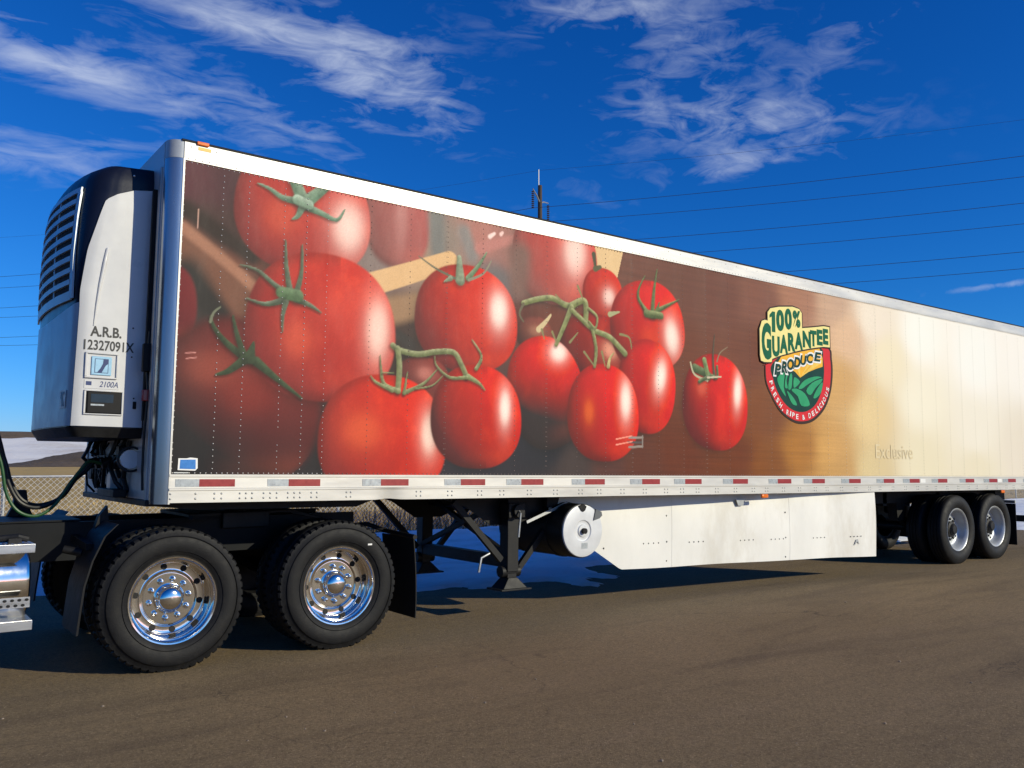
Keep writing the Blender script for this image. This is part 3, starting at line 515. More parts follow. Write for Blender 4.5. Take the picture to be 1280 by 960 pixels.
# polished fuel tank with steps on the near side
ft = MB(); yc, zc, rr = .345, .745, .295
ft.tube([(-3.2, yc, zc), (-.905, yc, zc), (-.885, yc, zc), (-.872, yc, zc)], [rr, rr, rr-.012, rr-.05], 48)
tank = T(ft).build('fuel_tank', M['chrome'], truck, smooth=40)
st_ = T(MB().box(-3.1, -.868, -.015, .24, 1.00, 1.015).box(-3.1, -.868, -.03, -.015, .955, 1.017)); st_.build('upper_step', M['alu'], truck, bevel=.003)
tr = MB()
for k in range(26):
    x = -.91-.045*k
    for j in range(3): tr.dome((x, .02+.07*j, 1.015), (0, 0, 1), .014, .007, 6)
T(tr).build('step_treads', M['alu'], truck, kind='stuff')
T(MB().box(-3.1, -.868, -.03, .24, .485, .50).box(-3.1, -.868, -.045, -.03, .435, .502)).build('lower_step', M['alu'], truck, bevel=.003)
T(MB().box(-3.1, -.885, -.012, -.002, .585, .655)).build('perforated_strip', M['alu'], truck)
hl = MB()
for k in range(48):
    for j in range(2):
        x = -.905-.044*k-.022*j; hl.add([(x+.013*math.cos(2*PI*i/8), -.014, .637-.036*j+.010*math.sin(2*PI*i/8)) for i in range(8)], [tuple(range(8))])
T(hl).build('strip_holes', M['dark'], truck, smooth=0, kind='stuff')
for x in (-1.25, -2.75): T(MB().lathe([(rr+.004, 0), (rr+.010, 0), (rr+.010, .05), (rr+.004, .05)], (0, 0, 0), 40, True)).build('tank_strap', M['alu'], truck).location = (x, yc, zc)
for o in truck.children:
    if o.name.startswith('tank_strap'): o.rotation_euler = (0, 0, PI/2); o.location = (o.location.x, yc+CY, zc); o.data.transform(Matrix.Translation((0, -CY, 0)))
cp = MB()
cp.tube([(-.90, .12, 1.04), (-.96, .10, 1.06), (-1.05, .13, 1.05), (-1.2, .12, 1.04)], .022, 8).box(-1.02, -.94, .08, .16, 1.015, 1.05)
T(cp).build('hose_fittings', M['black'], truck)
# sleeper cab standing further forward
cab = MB(); prof = [(-2.05, 1.15), (-2.05, 3.35), (-2.35, 3.75), (-3.1, 3.95), (-4.2, 3.55), (-4.75, 2.75), (-5.0, 2.1), (-6.9, 1.85), (-7.05, 1.5), (-7.05, .6), (-6.6, .45), (-4.6, .45), (-3.3, .7), (-3.3, 1.15)]
cab.prism(prof, .12, 2.48); T(cab).build('sleeper_cab', M['frame'], truck, bevel=.12)
for y in (.16, 2.44): o = copy_tree(PO, truck); o.location = (-5.75, y+CY, RZ); o.rotation_euler = (0, 0, PI if y > 1 else 0)
for o in (PO, PI_D):
    for ch in list(o.children): bpy.data.objects.remove(ch)
    bpy.data.objects.remove(o)

# ================================================================== the trailer
TILT = .0106
trailer = empty('refrigerated_trailer', (0, 0, 0), label='long white refrigerated semi trailer with tomato mural on its side', category='trailer'); trailer.rotation_euler = (0, TILT, 0)
ZB, ZS, ZM, ZT, LEN, WID = 1.271, 1.482, 3.950, 4.107, 16.10, 2.60
BG=[(0.066,3.865,'5f323a'),(0.385,3.866,'523036'),(0.274,3.416,'4a3330'),(0.071,3.062,'3a3230'),(0.233,2.892,'3c3432'),(0.477,3.186,'6a4034'),(0.431,2.721,'453230'),(0.161,1.691,'1e1d21'),(0.54,1.603,'1e1e23'),(1.08,1.61,'2c282b'),(0.796,1.834,'5a3434'),(1.451,3.906,'a05050'),(1.939,3.7,'b86a62'),(1.701,3.439,'8a7a74'),(2.457,3.71,'8f8076'),(2.824,3.771,'b07a70'),(3.214,3.671,'9a7068'),(3.021,3.401,'6f6a6a'),(2.285,3.453,'a08a78'),(2.002,2.818,'463430'),(1.964,2.668,'352824'),(3.371,3.04,'5c322a'),(3.733,3.079,'6c3c30'),(3.235,1.911,'282830'),(3.638,1.762,'20222b'),(2.86,1.556,'2e2c34'),(4.063,1.565,'453a38'),(4.512,1.568,'5a3a34'),(4.987,1.571,'5f3628'),(4.875,3.744,'6b4438'),(5.649,3.759,'6a4438'),(6.35,3.658,'6d463a'),(7.112,3.651,'7d5446'),(5.773,2.829,'6b3f2e'),(6.939,3.024,'6e4434'),(5.626,1.803,'65341f'),(6.605,1.727,'6b3a20'),(7.232,2.238,'7a4c30'),(7.215,1.637,'80512c'),(7.947,3.804,'a87a62'),(8.668,3.837,'c8a488'),(9.03,3.429,'dfb892'),(8.808,2.743,'d2a564'),(7.879,1.85,'a8763c'),(8.585,1.864,'cfa05c'),(8.755,1.544,'c79a58'),(9.64,3.72,'f0e0ca'),(10.027,3.173,'f0e0b8'),(9.568,2.337,'e6c98c'),(9.527,1.548,'dcc48c'),(10.937,3.614,'f8f2e6'),(10.873,2.634,'f2e8cc'),(10.811,1.672,'eadcb4'),(12.656,3.385,'f8f2e8'),(12.558,2.205,'f0e6d0'),(12.505,1.561,'eadcb8'),(14.23,3.512,'f6efe4'),(14.079,1.978,'eadcc4'),(15.8,3.8,'f4eee4'),(15.8,2.6,'eee4d2'),(15.8,1.6,'e6d8bc')]
ART=[
('s',[(0.031,3.554),(0.306,3.409),(0.574,3.253)],0.166,0.133,'33241f',None,0.9),
('s',[(-0.019,3.303),(0.354,3.037),(0.765,2.658)],0.341,0.398,'7d5442',None,0.5),
('s',[(0.013,3.41),(0.38,3.172),(0.792,2.861)],0.102,0.094,'a87860',None,0.8),
('s',[(0.054,3.028),(0.334,2.743)],0.315,0.193,'2e2a28',None,0.8),
('t',-0.046,2.795,0.196,0.311,0,'7c2228','4a1a1e',[],0.08,2.25,1.0),
('t',1.911,3.842,0.339,0.488,0,'b4605c','8a5450',[(0.1,0.1,0.2,0.8,0.35,'d8a8a0')],0.08,2.25,1.0),
('s',[(2.318,3.98),(2.355,3.463)],0.2,0.168,'7c7a76',None,0.9),
('s',[(2.637,3.819),(2.733,3.598)],0.157,0.157,'8c8480',None,0.9),
('s',[(1.59,3.148),(2.032,3.326),(2.479,3.512)],0.215,0.185,'dcb68a',None,0.12),
('s',[(1.715,2.918),(2.123,3.039)],0.274,0.253,'a08064',None,0.6),
('s',[(2.064,2.662),(1.946,2.754)],0.147,0.088,'3a3432',None,0.8),
('s',[(2.825,3.691),(3.212,3.835),(3.414,3.868)],0.127,0.083,'b88078',None,0.8),
('s',[(2.938,3.822),(2.995,3.863)],0.048,0.032,'f4d8d0',None,0.7),
('s',[(3.073,3.868),(3.092,3.888)],0.041,0.032,'f0ccc4',None,0.7),
('p',[(4.258,3.954),(4.741,3.96),(4.632,3.585),(4.327,3.667)],'dcc09a',0.02),
('s',[(4.339,3.476),(4.42,3.574)],0.052,0.035,'8a6a50',None,0.6),
('t',0.517,2.059,0.691,0.69,0,'7c2826','1e1c20',[(-0.35,0.38,0.3,0.22,0.45,'b8604c'),(0.1,0.12,0.35,0.28,0.35,'a83a2c')],0.08,2.25,1.5),
('t',1.021,3.719,0.613,0.544,0,'cc3328','8c3030',[(0.66,-0.12,0.26,0.42,0.85,'ffe2d4'),(-0.35,-0.15,0.25,0.3,0.45,'e8684a')],0.02,2.25,1.0),
('t',1.224,2.745,0.688,0.64,0,'d03024','8a2e2c',[(0.74,0.05,0.17,0.42,0.85,'ffe0d0'),(0.2,0.3,0.3,0.35,0.25,'e86a58'),(-0.35,-0.2,0.2,0.25,0.45,'e86a4c')],0.02,2.25,1.0),
('t',3.782,3.762,0.568,0.52,0,'c8362e','8f5550',[(0.45,0.15,0.28,0.5,0.85,'ffe4d8')],0.02,2.25,1.0),
('s',[(3.314,3.687),(3.297,3.357)],0.279,0.244,'7c6058',None,0.95),
('t',4.437,3.445,0.291,0.28,0,'cc3a2c','8f2a24',[(0.3,-0.1,0.3,0.35,0.7,'ffeee2')],0.03,2.25,1.0),
('t',4.332,2.876,0.491,0.336,0,'a82c26','5a1c1c',[(0.45,-0.1,0.25,0.3,0.7,'f0b8a0')],0.03,2.25,1.0),
('t',3.503,2.911,0.23,0.184,0,'8a4a40','4a2c28',[(0.1,0.2,0.4,0.3,0.4,'c89a80')],0.08,2.25,1.0),
('t',2.695,2.982,0.586,0.518,0,'d8301f','7a2a2a',[(0.62,0.22,0.19,0.36,0.95,'ffeee2'),(0.1,0.1,0.3,0.5,0.2,'f05a48')],0.02,2.25,1.0),
('t',2.204,2.353,0.297,0.218,0,'8c3a34','4a2a2a',[(0.1,0.3,0.3,0.3,0.5,'e0988a')],0.06,2.25,1.0),
('t',1.832,1.812,0.636,0.566,0,'de3220','8c2c28',[(0.72,0.1,0.14,0.34,0.9,'ffe6d4'),(-0.35,0.1,0.3,0.3,0.55,'ec7048')],0.02,2.25,1.0),
('t',3.671,2.326,0.5,0.579,18,'d22a1c','2e2426',[(0.55,0.62,0.24,0.18,0.95,'ffeee2')],0.02,2.2,1.9),
('t',2.821,2.045,0.522,0.497,0,'da2e1e','5c2426',[(0.62,0.2,0.13,0.36,0.95,'ffeee2')],0.02,2.25,1.0),
('t',5.123,3.154,0.587,0.523,8,'da301f','7c2420',[(0.62,-0.25,0.2,0.4,0.9,'ffeee2'),(0.0,-0.25,0.25,0.3,0.3,'f06a50')],0.02,2.25,1.0),
('t',5.098,2.48,0.457,0.529,-10,'e0321c','7a221e',[(0.42,0.3,0.2,0.36,0.95,'ffeee2')],0.02,2.25,1.0),
('t',4.454,2.156,0.512,0.521,0,'e2341e','7a2420',[(0.62,0.28,0.16,0.4,0.95,'ffeee2'),(-0.42,0.0,0.14,0.25,0.45,'f08a58')],0.02,2.25,1.0),
('t',6.252,2.361,0.58,0.574,-5,'dc2e1e','6c201e',[(0.66,0.32,0.13,0.36,0.95,'ffeee2'),(-0.45,0.25,0.15,0.18,0.35,'f0907a'),(0.15,-0.2,0.15,0.5,0.3,'f85a40')],0.02,2.25,1.0),
('s',[(4.819,1.9),(5.026,1.906)],0.026,0.026,'9a8f88',None,0.2),
('s',[(4.794,1.847),(5.025,1.853)],0.026,0.026,'5a5250',None,0.2),
('s',[(4.818,1.795),(5.025,1.809)],0.026,0.026,'988c84',None,0.2),
('s',[(5.026,1.923),(5.025,1.8)],0.022,0.022,'8f8680',None,0.2),
('s',[(4.628,1.877),(4.855,1.918)],0.017,0.013,'f0a090',None,0.3),
('s',[(4.628,1.817),(4.867,1.858)],0.017,0.013,'f0a090',None,0.3),
('s',[(0.129,3.573),(0.129,3.424)],0.013,0.01,'c8a090',None,0.3),
('s',[(0.08,2.426),(0.153,2.432)],0.009,0.009,'d09088',None,0.3),
('s',[(0.088,2.383),(0.161,2.395)],0.009,0.009,'d09088',None,0.3),
('s',[(0.991,3.803),(0.828,3.799),(0.7,3.857),(0.597,3.883)],0.072,0.012,'647f68','aebfa8',0.25),
('s',[(1.021,3.767),(1.169,3.731),(1.312,3.7),(1.385,3.807)],0.072,0.013,'647f68','aebfa8',0.25),
('s',[(0.992,3.761),(0.953,3.67),(0.904,3.634)],0.072,0.012,'647f68','aebfa8',0.25),
('s',[(0.991,3.817),(0.952,3.9),(0.906,3.982)],0.119,0.1,'647f68','aebfa8',0.25),
('s',[(1.048,3.828),(1.133,3.908),(1.213,3.988)],0.108,0.077,'647f68','aebfa8',0.25),
('s',[(0.948,3.809),(1.05,3.786)],0.095,0.088,'7d957f','c4d2c0',0.25),
('s',[(0.906,2.976),(0.764,3.059),(0.625,3.154),(0.478,3.179)],0.058,0.012,'4c5a46','9ca490',0.25),
('s',[(0.913,2.991),(0.87,3.21),(0.854,3.447)],0.064,0.012,'4c5a46','9ca490',0.25),
('s',[(0.962,2.997),(1.005,3.195),(1.004,3.43)],0.058,0.012,'4c5a46','9ca490',0.25),
('s',[(0.865,2.937),(0.702,2.884),(0.541,2.911)],0.064,0.012,'4c5a46','9ca490',0.25),
('s',[(0.963,2.956),(1.093,2.917),(1.19,2.866)],0.064,0.012,'4c5a46','9ca490',0.25),
('s',[(0.873,2.918),(0.85,2.8),(0.854,2.666)],0.052,0.012,'4c5a46','9ca490',0.25),
('s',[(0.836,2.995),(0.976,2.985)],0.104,0.11,'56704e','7f9474',0.25),
('s',[(0.54,2.426),(0.387,2.536),(0.294,2.642),(0.258,2.728)],0.067,0.017,'37442f','56694c',0.25),
('s',[(0.54,2.439),(0.474,2.609),(0.436,2.754)],0.061,0.017,'37442f','56694c',0.25),
('s',[(0.541,2.407),(0.415,2.307),(0.321,2.274)],0.078,0.017,'37442f','56694c',0.25),
('s',[(0.64,2.402),(0.813,2.276),(1.042,2.123)],0.084,0.018,'37442f','56694c',0.25),
('s',[(0.586,2.424),(0.614,2.557)],0.101,0.018,'37442f','56694c',0.25),
('s',[(0.26,2.69),(0.282,2.763),(0.331,2.814)],0.025,0.013,'7a7d68',None,0.25),
('s',[(2.6,3.343),(2.586,3.56)],0.113,0.049,'74806a','c2c8b0',0.25),
('s',[(2.691,3.372),(2.809,3.514),(2.902,3.656)],0.06,0.014,'5f7a5a','c2c8b0',0.25),
('s',[(2.7,3.357),(2.867,3.443),(2.96,3.584)],0.031,0.012,'8f8a78',None,0.25),
('s',[(2.536,3.35),(2.33,3.414),(2.137,3.506)],0.031,0.011,'6a6a58',None,0.25),
('s',[(2.491,3.344),(2.42,3.304)],0.053,0.014,'74806a','c2c8b0',0.25),
('s',[(1.891,2.647),(1.958,2.609),(2.15,2.589),(2.346,2.628),(2.54,2.637),(2.633,2.522),(2.689,2.419)],0.056,0.055,'6e7450','c4c49e',0.25),
('s',[(1.941,2.622),(1.962,2.449),(1.951,2.238)],0.056,0.058,'6e7450','c4c49e',0.25),
('s',[(2.747,2.778),(2.842,2.663),(2.852,2.593),(2.798,2.504)],0.013,0.042,'6e7450','d0cfae',0.25),
('s',[(1.959,2.238),(1.812,2.294),(1.776,2.435),(1.765,2.549)],0.05,0.01,'6e7450','c0c49c',0.25),
('s',[(2.017,2.227),(2.224,2.328),(2.367,2.472)],0.044,0.01,'6e7450','c0c49c',0.25),
('s',[(2.017,2.22),(2.045,2.418)],0.031,0.01,'6e7450','c0c49c',0.25),
('s',[(1.894,2.242),(1.732,2.303),(1.675,2.356)],0.043,0.01,'6e7450','c0c49c',0.25),
('s',[(2.707,2.42),(2.828,2.367),(2.904,2.302)],0.059,0.01,'6e7450','c0c49c',0.25),
('s',[(2.689,2.412),(2.5,2.399),(2.358,2.494),(2.33,2.589)],0.039,0.01,'6e7450','c0c49c',0.25),
('s',[(1.793,2.393),(1.906,2.401)],0.012,0.01,'6e7450','c0c49c',0.25),
('s',[(2.14,2.271),(2.31,2.311),(2.421,2.408)],0.019,0.01,'6e7450','c0c49c',0.25),
('s',[(3.359,3.21),(3.543,3.273),(3.731,3.305),(3.903,3.258),(4.013,3.254)],0.056,0.069,'737850','c8c8a2',0.25),
('s',[(3.991,3.26),(4.135,3.329),(4.191,3.293),(4.191,3.121)],0.073,0.07,'737850','c8c8a2',0.25),
('s',[(3.991,3.243),(3.905,3.056),(3.788,2.827)],0.066,0.045,'737850','c8c8a2',0.25),
('s',[(4.002,3.211),(4.293,3.037),(4.536,2.974),(4.762,2.818)],0.051,0.072,'737850','c8c8a2',0.25),
('s',[(4.282,3.053),(4.339,2.834),(4.317,2.643)],0.044,0.039,'737850','c8c8a2',0.25),
('s',[(4.236,3.255),(4.35,3.181),(4.328,3.057),(4.237,3.117)],0.03,0.023,'737850','c8c8a2',0.25),
('s',[(3.359,3.202),(3.31,3.098),(3.361,3.023)],0.033,0.016,'6a6350',None,0.25),
('s',[(3.556,2.962),(3.649,3.054),(3.711,3.127)],0.066,0.025,'cdbb98',None,0.25),
('s',[(3.597,2.966),(3.629,2.87)],0.029,0.012,'8a8562',None,0.25),
('s',[(3.734,2.955),(3.798,2.836)],0.029,0.012,'8a8562',None,0.25),
('s',[(3.971,2.869),(4.08,2.981)],0.029,0.013,'8a8562',None,0.25),
('s',[(4.078,3.476),(4.157,3.332)],0.03,0.013,'8a8562',None,0.25),
('s',[(3.838,3.301),(3.774,3.352)],0.029,0.013,'8a8562',None,0.25),
('s',[(4.69,3.024),(4.823,3.001),(4.859,2.88)],0.031,0.013,'8a8562',None,0.25),
('s',[(4.17,2.785),(4.317,2.643)],0.03,0.013,'8a8562',None,0.25),
('s',[(4.42,2.807),(4.466,2.654)],0.03,0.013,'8a8562',None,0.25),
('s',[(5.147,3.288),(4.985,3.432),(4.973,3.558),(5.074,3.727)],0.063,0.012,'4c5a36','b0b48c',0.25),
('s',[(5.185,3.283),(5.213,3.562),(5.267,3.828)],0.071,0.013,'4c5a36','b0b48c',0.25),
('s',[(5.276,3.357),(5.459,3.444),(5.62,3.519)],0.063,0.013,'4c5a36','b0b48c',0.25),
('s',[(5.224,3.287),(5.302,3.453)],0.071,0.012,'4c5a36','b0b48c',0.25),
('s',[(5.097,3.3),(5.022,3.401)],0.055,0.012,'4c5a36','b0b48c',0.25),
('s',[(5.097,3.3),(5.327,3.298)],0.094,0.083,'525f3c','b0b48c',0.25),
('s',[(4.536,3.228),(4.679,3.271)],0.062,0.018,'a8a886',None,0.25),
('s',[(4.304,3.856),(4.327,3.719)],0.061,0.035,'4a4a36',None,0.25),
('s',[(4.327,3.702),(4.396,3.729)],0.07,0.044,'5c5a40',None,0.25),
('s',[(4.512,2.658),(4.536,2.747),(4.595,2.813)],0.052,0.012,'a89a70','ddd0ae',0.25),
('s',[(5.881,2.744),(6.047,2.699),(6.131,2.667)],0.106,0.095,'46563a','8f9a78',0.25),
('s',[(6.117,2.647),(6.05,2.852)],0.074,0.069,'6a7d56','aebb96',0.25),
('s',[(6.231,2.655),(6.206,2.884),(6.24,3.176)],0.05,0.013,'4c4436','8a7a66',0.25),
('s',[(6.102,2.608),(5.88,2.668),(5.813,2.804)],0.029,0.024,'b8b49a',None,0.25),
('s',[(5.962,2.589),(6.159,2.669),(6.274,2.658),(6.276,2.793)],0.049,0.035,'46563a','a8b090',0.25),
('s',[(6.277,2.851),(6.337,2.962),(6.47,3.042)],0.024,0.01,'8a7a66',None,0.25),
('s',[(6.103,2.646),(6.346,2.672)],0.024,0.019,'c8bfa8',None,0.25),
]
def sstep(a, b, x): t = np.clip((x-a)/(b-a), 0, 1); return t*t*(3-2*t)
def paint(X, Z):
    """the printed picture: colour of each point (x, z) of the side, in metres"""
    n = X.size; x = X.ravel(); z = Z.ravel(); c = np.zeros((n, 3)); w = np.zeros(n)
    for bx, bz, h in BG:
        k = 1/(((x-bx)**2 + ((z-bz)*1.25)**2) + .012)**1.9; w += k; c += k[:, None]*np.array(lin(h))
    c /= w[:, None]
    # grain of the wooden table in the print
    grain = np.interp(x, [4.0, 4.6, 8.2, 9.4], [0, 1, .8, 0])
    sel = np.where(grain > .01)[0]
    if len(sel):
        g = np.array([mn.fractal(Vector((x[i]*.55, z[i]*26., 2.)), .7, 2., 3) + .6*mn.fractal(Vector((x[i]*1.4, z[i]*70., 7.)), .7, 2., 2) for i in sel])
        c[sel] *= (1 + .13*g*grain[sel])[:, None]
    for e in [q for e in ART for q in (([('s', e[1], e[2]*1.25, e[3]*1.3, e[4], 'shade', .8), e]) if e[0] == 's' and e[5] else [e])]:
        if e[0] == 't':
            _, cx, cz, ax, az, rot, base, dark, hls, soft, nn_, shade = e
            s = np.where((np.abs(x-cx) < ax*1.5+.05) & (np.abs(z-cz) < az*1.5+.05))[0]
            if not len(s): continue
            a = R(rot); dx, dz = x[s]-cx, z[s]-cz; u = (dx*math.cos(a)+dz*math.sin(a))/ax; v = (dz*math.cos(a)-dx*math.sin(a))/az
            uu = u*(1 + .05*v)
            d = (np.abs(uu)**nn_ + np.abs(v)**nn_)**(1/nn_); so_ = max(soft, .008/min(ax, az)); m_ = 1 - sstep(1-so_, 1+so_, d)
            lit = np.clip(.52 + .42*u + .34*v*shade - .30*np.maximum(d-.55, 0) - .22*(shade-1)*np.clip(.4-v, 0, 2), 0, 1)
            if soft < .05:          # contact shade round each fruit in the printed photograph
                sh = np.exp(-np.maximum(np.hypot(u+.06, v+.10)-.86, 0)**2/.020); c[s] *= (1 - .42*sh)[:, None]
            B, K = np.array(lin(base)), np.array(lin(dark)); q = K + (B-K)*lit[:, None]
            q = q*(1 - .30*sstep(.80, 1.0, d)*(u < .2))[:, None]
            q = q + np.array(lin('ff7a50'))*(.10*np.exp(-((v+.75)/.18)**2)*np.clip(u+.4, 0, 1)*(d < 1))[:, None]
            mo = np.array([mn.fractal(Vector((x[i]*5.5, z[i]*4.5, cx)), .7, 2.2, 4) for i in s]) if soft < .05 else 0.
            q = q*np.clip(1 + .075*mo, .7, 1.3)[:, None] if soft < .05 else q
            q = q + np.array(lin('ff8a4a'))*(.10*np.clip(mo, 0, 1)*lit)[:, None] if soft < .05 else q
            for hu, hv, su, sv_, st_, hc in hls:
                rr_ = ((u-hu)/su)**2 + ((v-hv)/sv_)**2; g = st_*(.60*np.exp(-.62*rr_) + .40*np.exp(-(rr_/.9)**2)); q = q + (np.array(lin(hc))-q)*np.clip(g, 0, 1)[:, None]
            c[s] += (q - c[s])*m_[:, None]
        elif e[0] == 's':
            _, pts, w0, w1, col, light, soft = e; P = np.array(pts)
            if light == 'shade': P = P + np.array([-.010, -.016])
            if len(P) > 2:          # round the path
                t = np.linspace(0, len(P)-1, (len(P)-1)*5+1); Q = []
                for tt in t:
                    i = min(int(tt), len(P)-2); f_ = tt-i; p0_, p1, p2, p3 = P[max(i-1, 0)], P[i], P[i+1], P[min(i+2, len(P)-1)]
                    Q.append(.5*((2*p1)+(p2-p0_)*f_+(2*p0_-5*p1+4*p2-p3)*f_**2+(3*p1-p0_-3*p2+p3)*f_**3))
                P = np.array(Q)
            mg = max(w0, w1)*.8+.02
            s = np.where((x > P[:, 0].min()-mg) & (x < P[:, 0].max()+mg) & (z > P[:, 1].min()-mg) & (z < P[:, 1].max()+mg))[0]
            if not len(s): continue
            best = np.full(len(s), 1e9); sd = np.zeros(len(s)); wd = np.zeros(len(s))
            for i in range(len(P)-1):
                a_, b_ = P[i], P[i+1]; ab = b_-a_; l2 = max((ab**2).sum(), 1e-9); t = np.clip(((x[s]-a_[0])*ab[0]+(z[s]-a_[1])*ab[1])/l2, 0, 1)
                ex, ez = x[s]-a_[0]-t*ab[0], z[s]-a_[1]-t*ab[1]; d = np.hypot(ex, ez); ww = w0+(w1-w0)*(i+t)/(len(P)-1); rel = d/(ww/2+1e-6)
                up = rel < best; best = np.where(up, rel, best); sd = np.where(up, (ez+ex*.3)/(ww/2+1e-6), sd); wd = np.where(up, ww, wd)
            hw = wd/2; sf = np.maximum(soft*hw, .0045); m_ = 1 - sstep(-.8, .6, (best-1)*hw/sf)
            if light == 'shade': c[s] *= (1 - .5*np.clip(m_, 0, 1))[:, None]; continue
            q = np.repeat(np.array(lin(col))[None], len(s), 0)
            if light: q = q + (np.array(lin(light))-q)*np.clip(.5*sd+.15, 0, .9)[:, None]; q *= (1-.35*sstep(.5, 1, np.abs(sd))*(sd < 0))[:, None]
            if light: q *= np.array([1 + .35*mn.fractal(Vector((x[i]*16, z[i]*16, 5.)), .7, 2.2, 3) for i in s])[:, None]
            c[s] += (q-c[s])*np.clip(m_, 0, 1)[:, None]
        else:
            _, pts, col, soft = e; ins = np.zeros(n, bool); P = pts
            for i in range(len(P)):
                (xa, za), (xb, zb) = P[i], P[(i+1) % len(P)]; cr = ((za > z) != (zb > z)) & (x < (xb-xa)*(z-za)/(zb-za+1e-12)+xa); ins ^= cr
            c[ins] = np.array(lin(col))
    lum = c @ np.array([.3, .59, .11]); sat = np.interp(x, [0, 2.2, 4, 7, 8.6, 10.2, 16], [1.0, 1.08, 1.2, 1.2, .95, .74, .70]); c = np.clip(lum[:, None] + (c-lum[:, None])*sat[:, None], .002, 1)
    if X.shape[0] > 100: c *= (1 + rng.normal(0, .035, n))[:, None]                                     # print grain
    return np.clip(np.interp(x, [0, 8, 10, 16], [.96, .96, .93, .90])[:, None]*c**1.10, 0, .82).reshape(X.shape+(3,))
SEAMS = [0., 1.245, 2.455, 3.665, 4.875, 6.085, 7.295, 8.505, 9.715, 10.925, 12.135, 13.345, 14.555, 16.04]
COLS = [.32, .53, .84, 1.04]
k = 1.65
while k < 16: COLS.append(k); k += .4033
rows = np.arange(ZS+.05, ZM-.03, .049)
for i in range(len(SEAMS)-1):
    a, b = SEAMS[i], SEAMS[i+1]; st = .0085 if a < 8.9 else .03
    xs = np.linspace(a+.0006, b-.0006, int((b-a)/st)+1); zs = np.linspace(ZS-.01, ZM+.01, int((ZM-ZS)/st)+1)
    Xg, Zg = np.meshgrid(xs, zs, indexing='ij')
    lap = .0022*np.exp(-((Xg-b)/.03)**2)                             # each sheet laps over the next one
    wav = -.0040 - (.0013 if a < 8 else .0005)*np.cos(2*PI*(Xg-1.65)/.4033) - (.0011 if a < 8 else .0004)*np.sin(Zg*2.3+i*1.7)*np.sin(2*PI*(Xg-a)/(b-a)) - lap
    pn = grid_obj('side_panel', Xg, wav, Zg, M['print'], trailer, col=paint(Xg, Zg))
    rv = MB()
    for cx in [q for q in COLS if a < q <= b] + ([b-.012] if i < 12 else []) + ([.012] if i == 0 else []):
        for z in rows:
            if rng.random() < .06: continue
            rv.dome((cx+rng.normal(0, .0012), -.0052, z), (0, -1, 0), .0062, .0042, 5)
    for x in np.arange(a+.02, b, .042):
        rv.dome((x, -.0052, ZS+.016), (0, -1, 0), .0062, .004, 5); rv.dome((x, -.0052, ZM-.012), (0, -1, 0), .0055, .004, 5)
    rv.build('rivets', M['rivet'] if i == 0 else M['rivet2'] if i < 7 else M['rivet3'], pn, smooth=0, kind='stuff')
    MB().box(a+.0006, b-.0006, WID-.004, WID+.002, ZS-.01, ZM+.01).build('side_panel', M['white'], trailer, smooth=0)
# rails
for far in (0, 1):
    s = -1 if not far else 1; y_ = 0 if not far else WID
    prof = [(.03, ZB), (-.012, ZB), (-.012, ZB+.090), (-.020, ZB+.094), (-.020, ZB+.106), (-.010, ZB+.112), (-.008, ZB+.194), (-.015, ZB+.198), (-.015, ZS+.006), (.03, ZS+.006)]
    r_ = MB().extr([(y_ - s*y, z) for y, z in prof], 0.0, LEN, 322)
    if not far:
        r_.v = [(x, y + .020*math.exp(-((x-1.88)/.09)**2)*(1.0 if z < ZB+.08 else .35 if z < ZB+.1 else 0), z + (.010*math.exp(-((x-1.88)/.08)**2) if z < ZB+.01 else 0)) for x, y, z in r_.v]
    rail = r_.build('bottom_rail', M['railwhite'], trailer, smooth=25)
    tp = MB().extr([(y_ - s*y, z) for y, z in [(.03, ZM), (-.012, ZM), (-.012, ZT-.012), (-.006, ZT-.002), (.03, ZT)]], 0.0, LEN).build('top_rail', M['railwhite'], trailer, smooth=25)
    MB().extr([(y_ - s*y, z) for y, z in [(.05, ZT+.001), (-.016, ZT-.006), (-.018, ZT+.004), (-.006, ZT+.012), (.05, ZT+.016)]], -.02, LEN+.01).build('roof_edge', M['black'], trailer)  # roof flashing made black, its shade put into the colour
    if not far:
        bl = MB(); bx = [.012, .2, .345, .40, .545, .595, .645, .74, .795, .85, .945, 1.0, 1.05, 1.15, 1.2, 1.47, 1.51]
        q = 2.16
        while q < LEN: bx += [q, q+.045]; q += .335 if int(q*3) % 4 else .26
        for x in bx:
            for z in (ZB+.030, ZB+.068): bl.dome((x, -.012, z), (0, -1, 0), .0095, .008, 6)
        bl.build('bolts', M['galv'], rail, smooth=0, kind='stuff')
        rv = MB()
        for x in np.arange(.05, LEN, .2):
            rv.dome((x, -.012, ZT-.045), (0, -1, 0), .006, .005, 5)
        for x in np.arange(.03, LEN, .055): rv.dome((x, -.012, ZM+.016), (0, -1, 0), .0055, .005, 5)
        rv.build('rivets', M['galv'], tp, smooth=0, kind='stuff')
        for x in (.046, .77, 1.62, 2.458, 3.168, 3.999, 4.829, 5.516, 6.351, 7.21, 7.932, 8.769, 9.622, 10.31, 11.116, 11.958, 12.732, 13.39, 14.12, 14.9):
            y0 = -.0105
            MB().box(x, x+.178, y0-.0012, y0+.004, ZB+.122, ZB+.180).build('silver_tape', M['silver'], rail, smooth=0)
            MB().box(x+.1785, x+.457, y0-.0012, y0+.004, ZB+.122, ZB+.180).build('red_tape', M['red'], rail, smooth=0)
        for x in COLS+[1.24, 2.455]:
            pass
        for x in (10.79, 13.205): MB().box(x, x+.14, -.0117, -.007, ZB+.124, ZB+.178).build('cream_patch', M['whiteink'], rail, smooth=0)
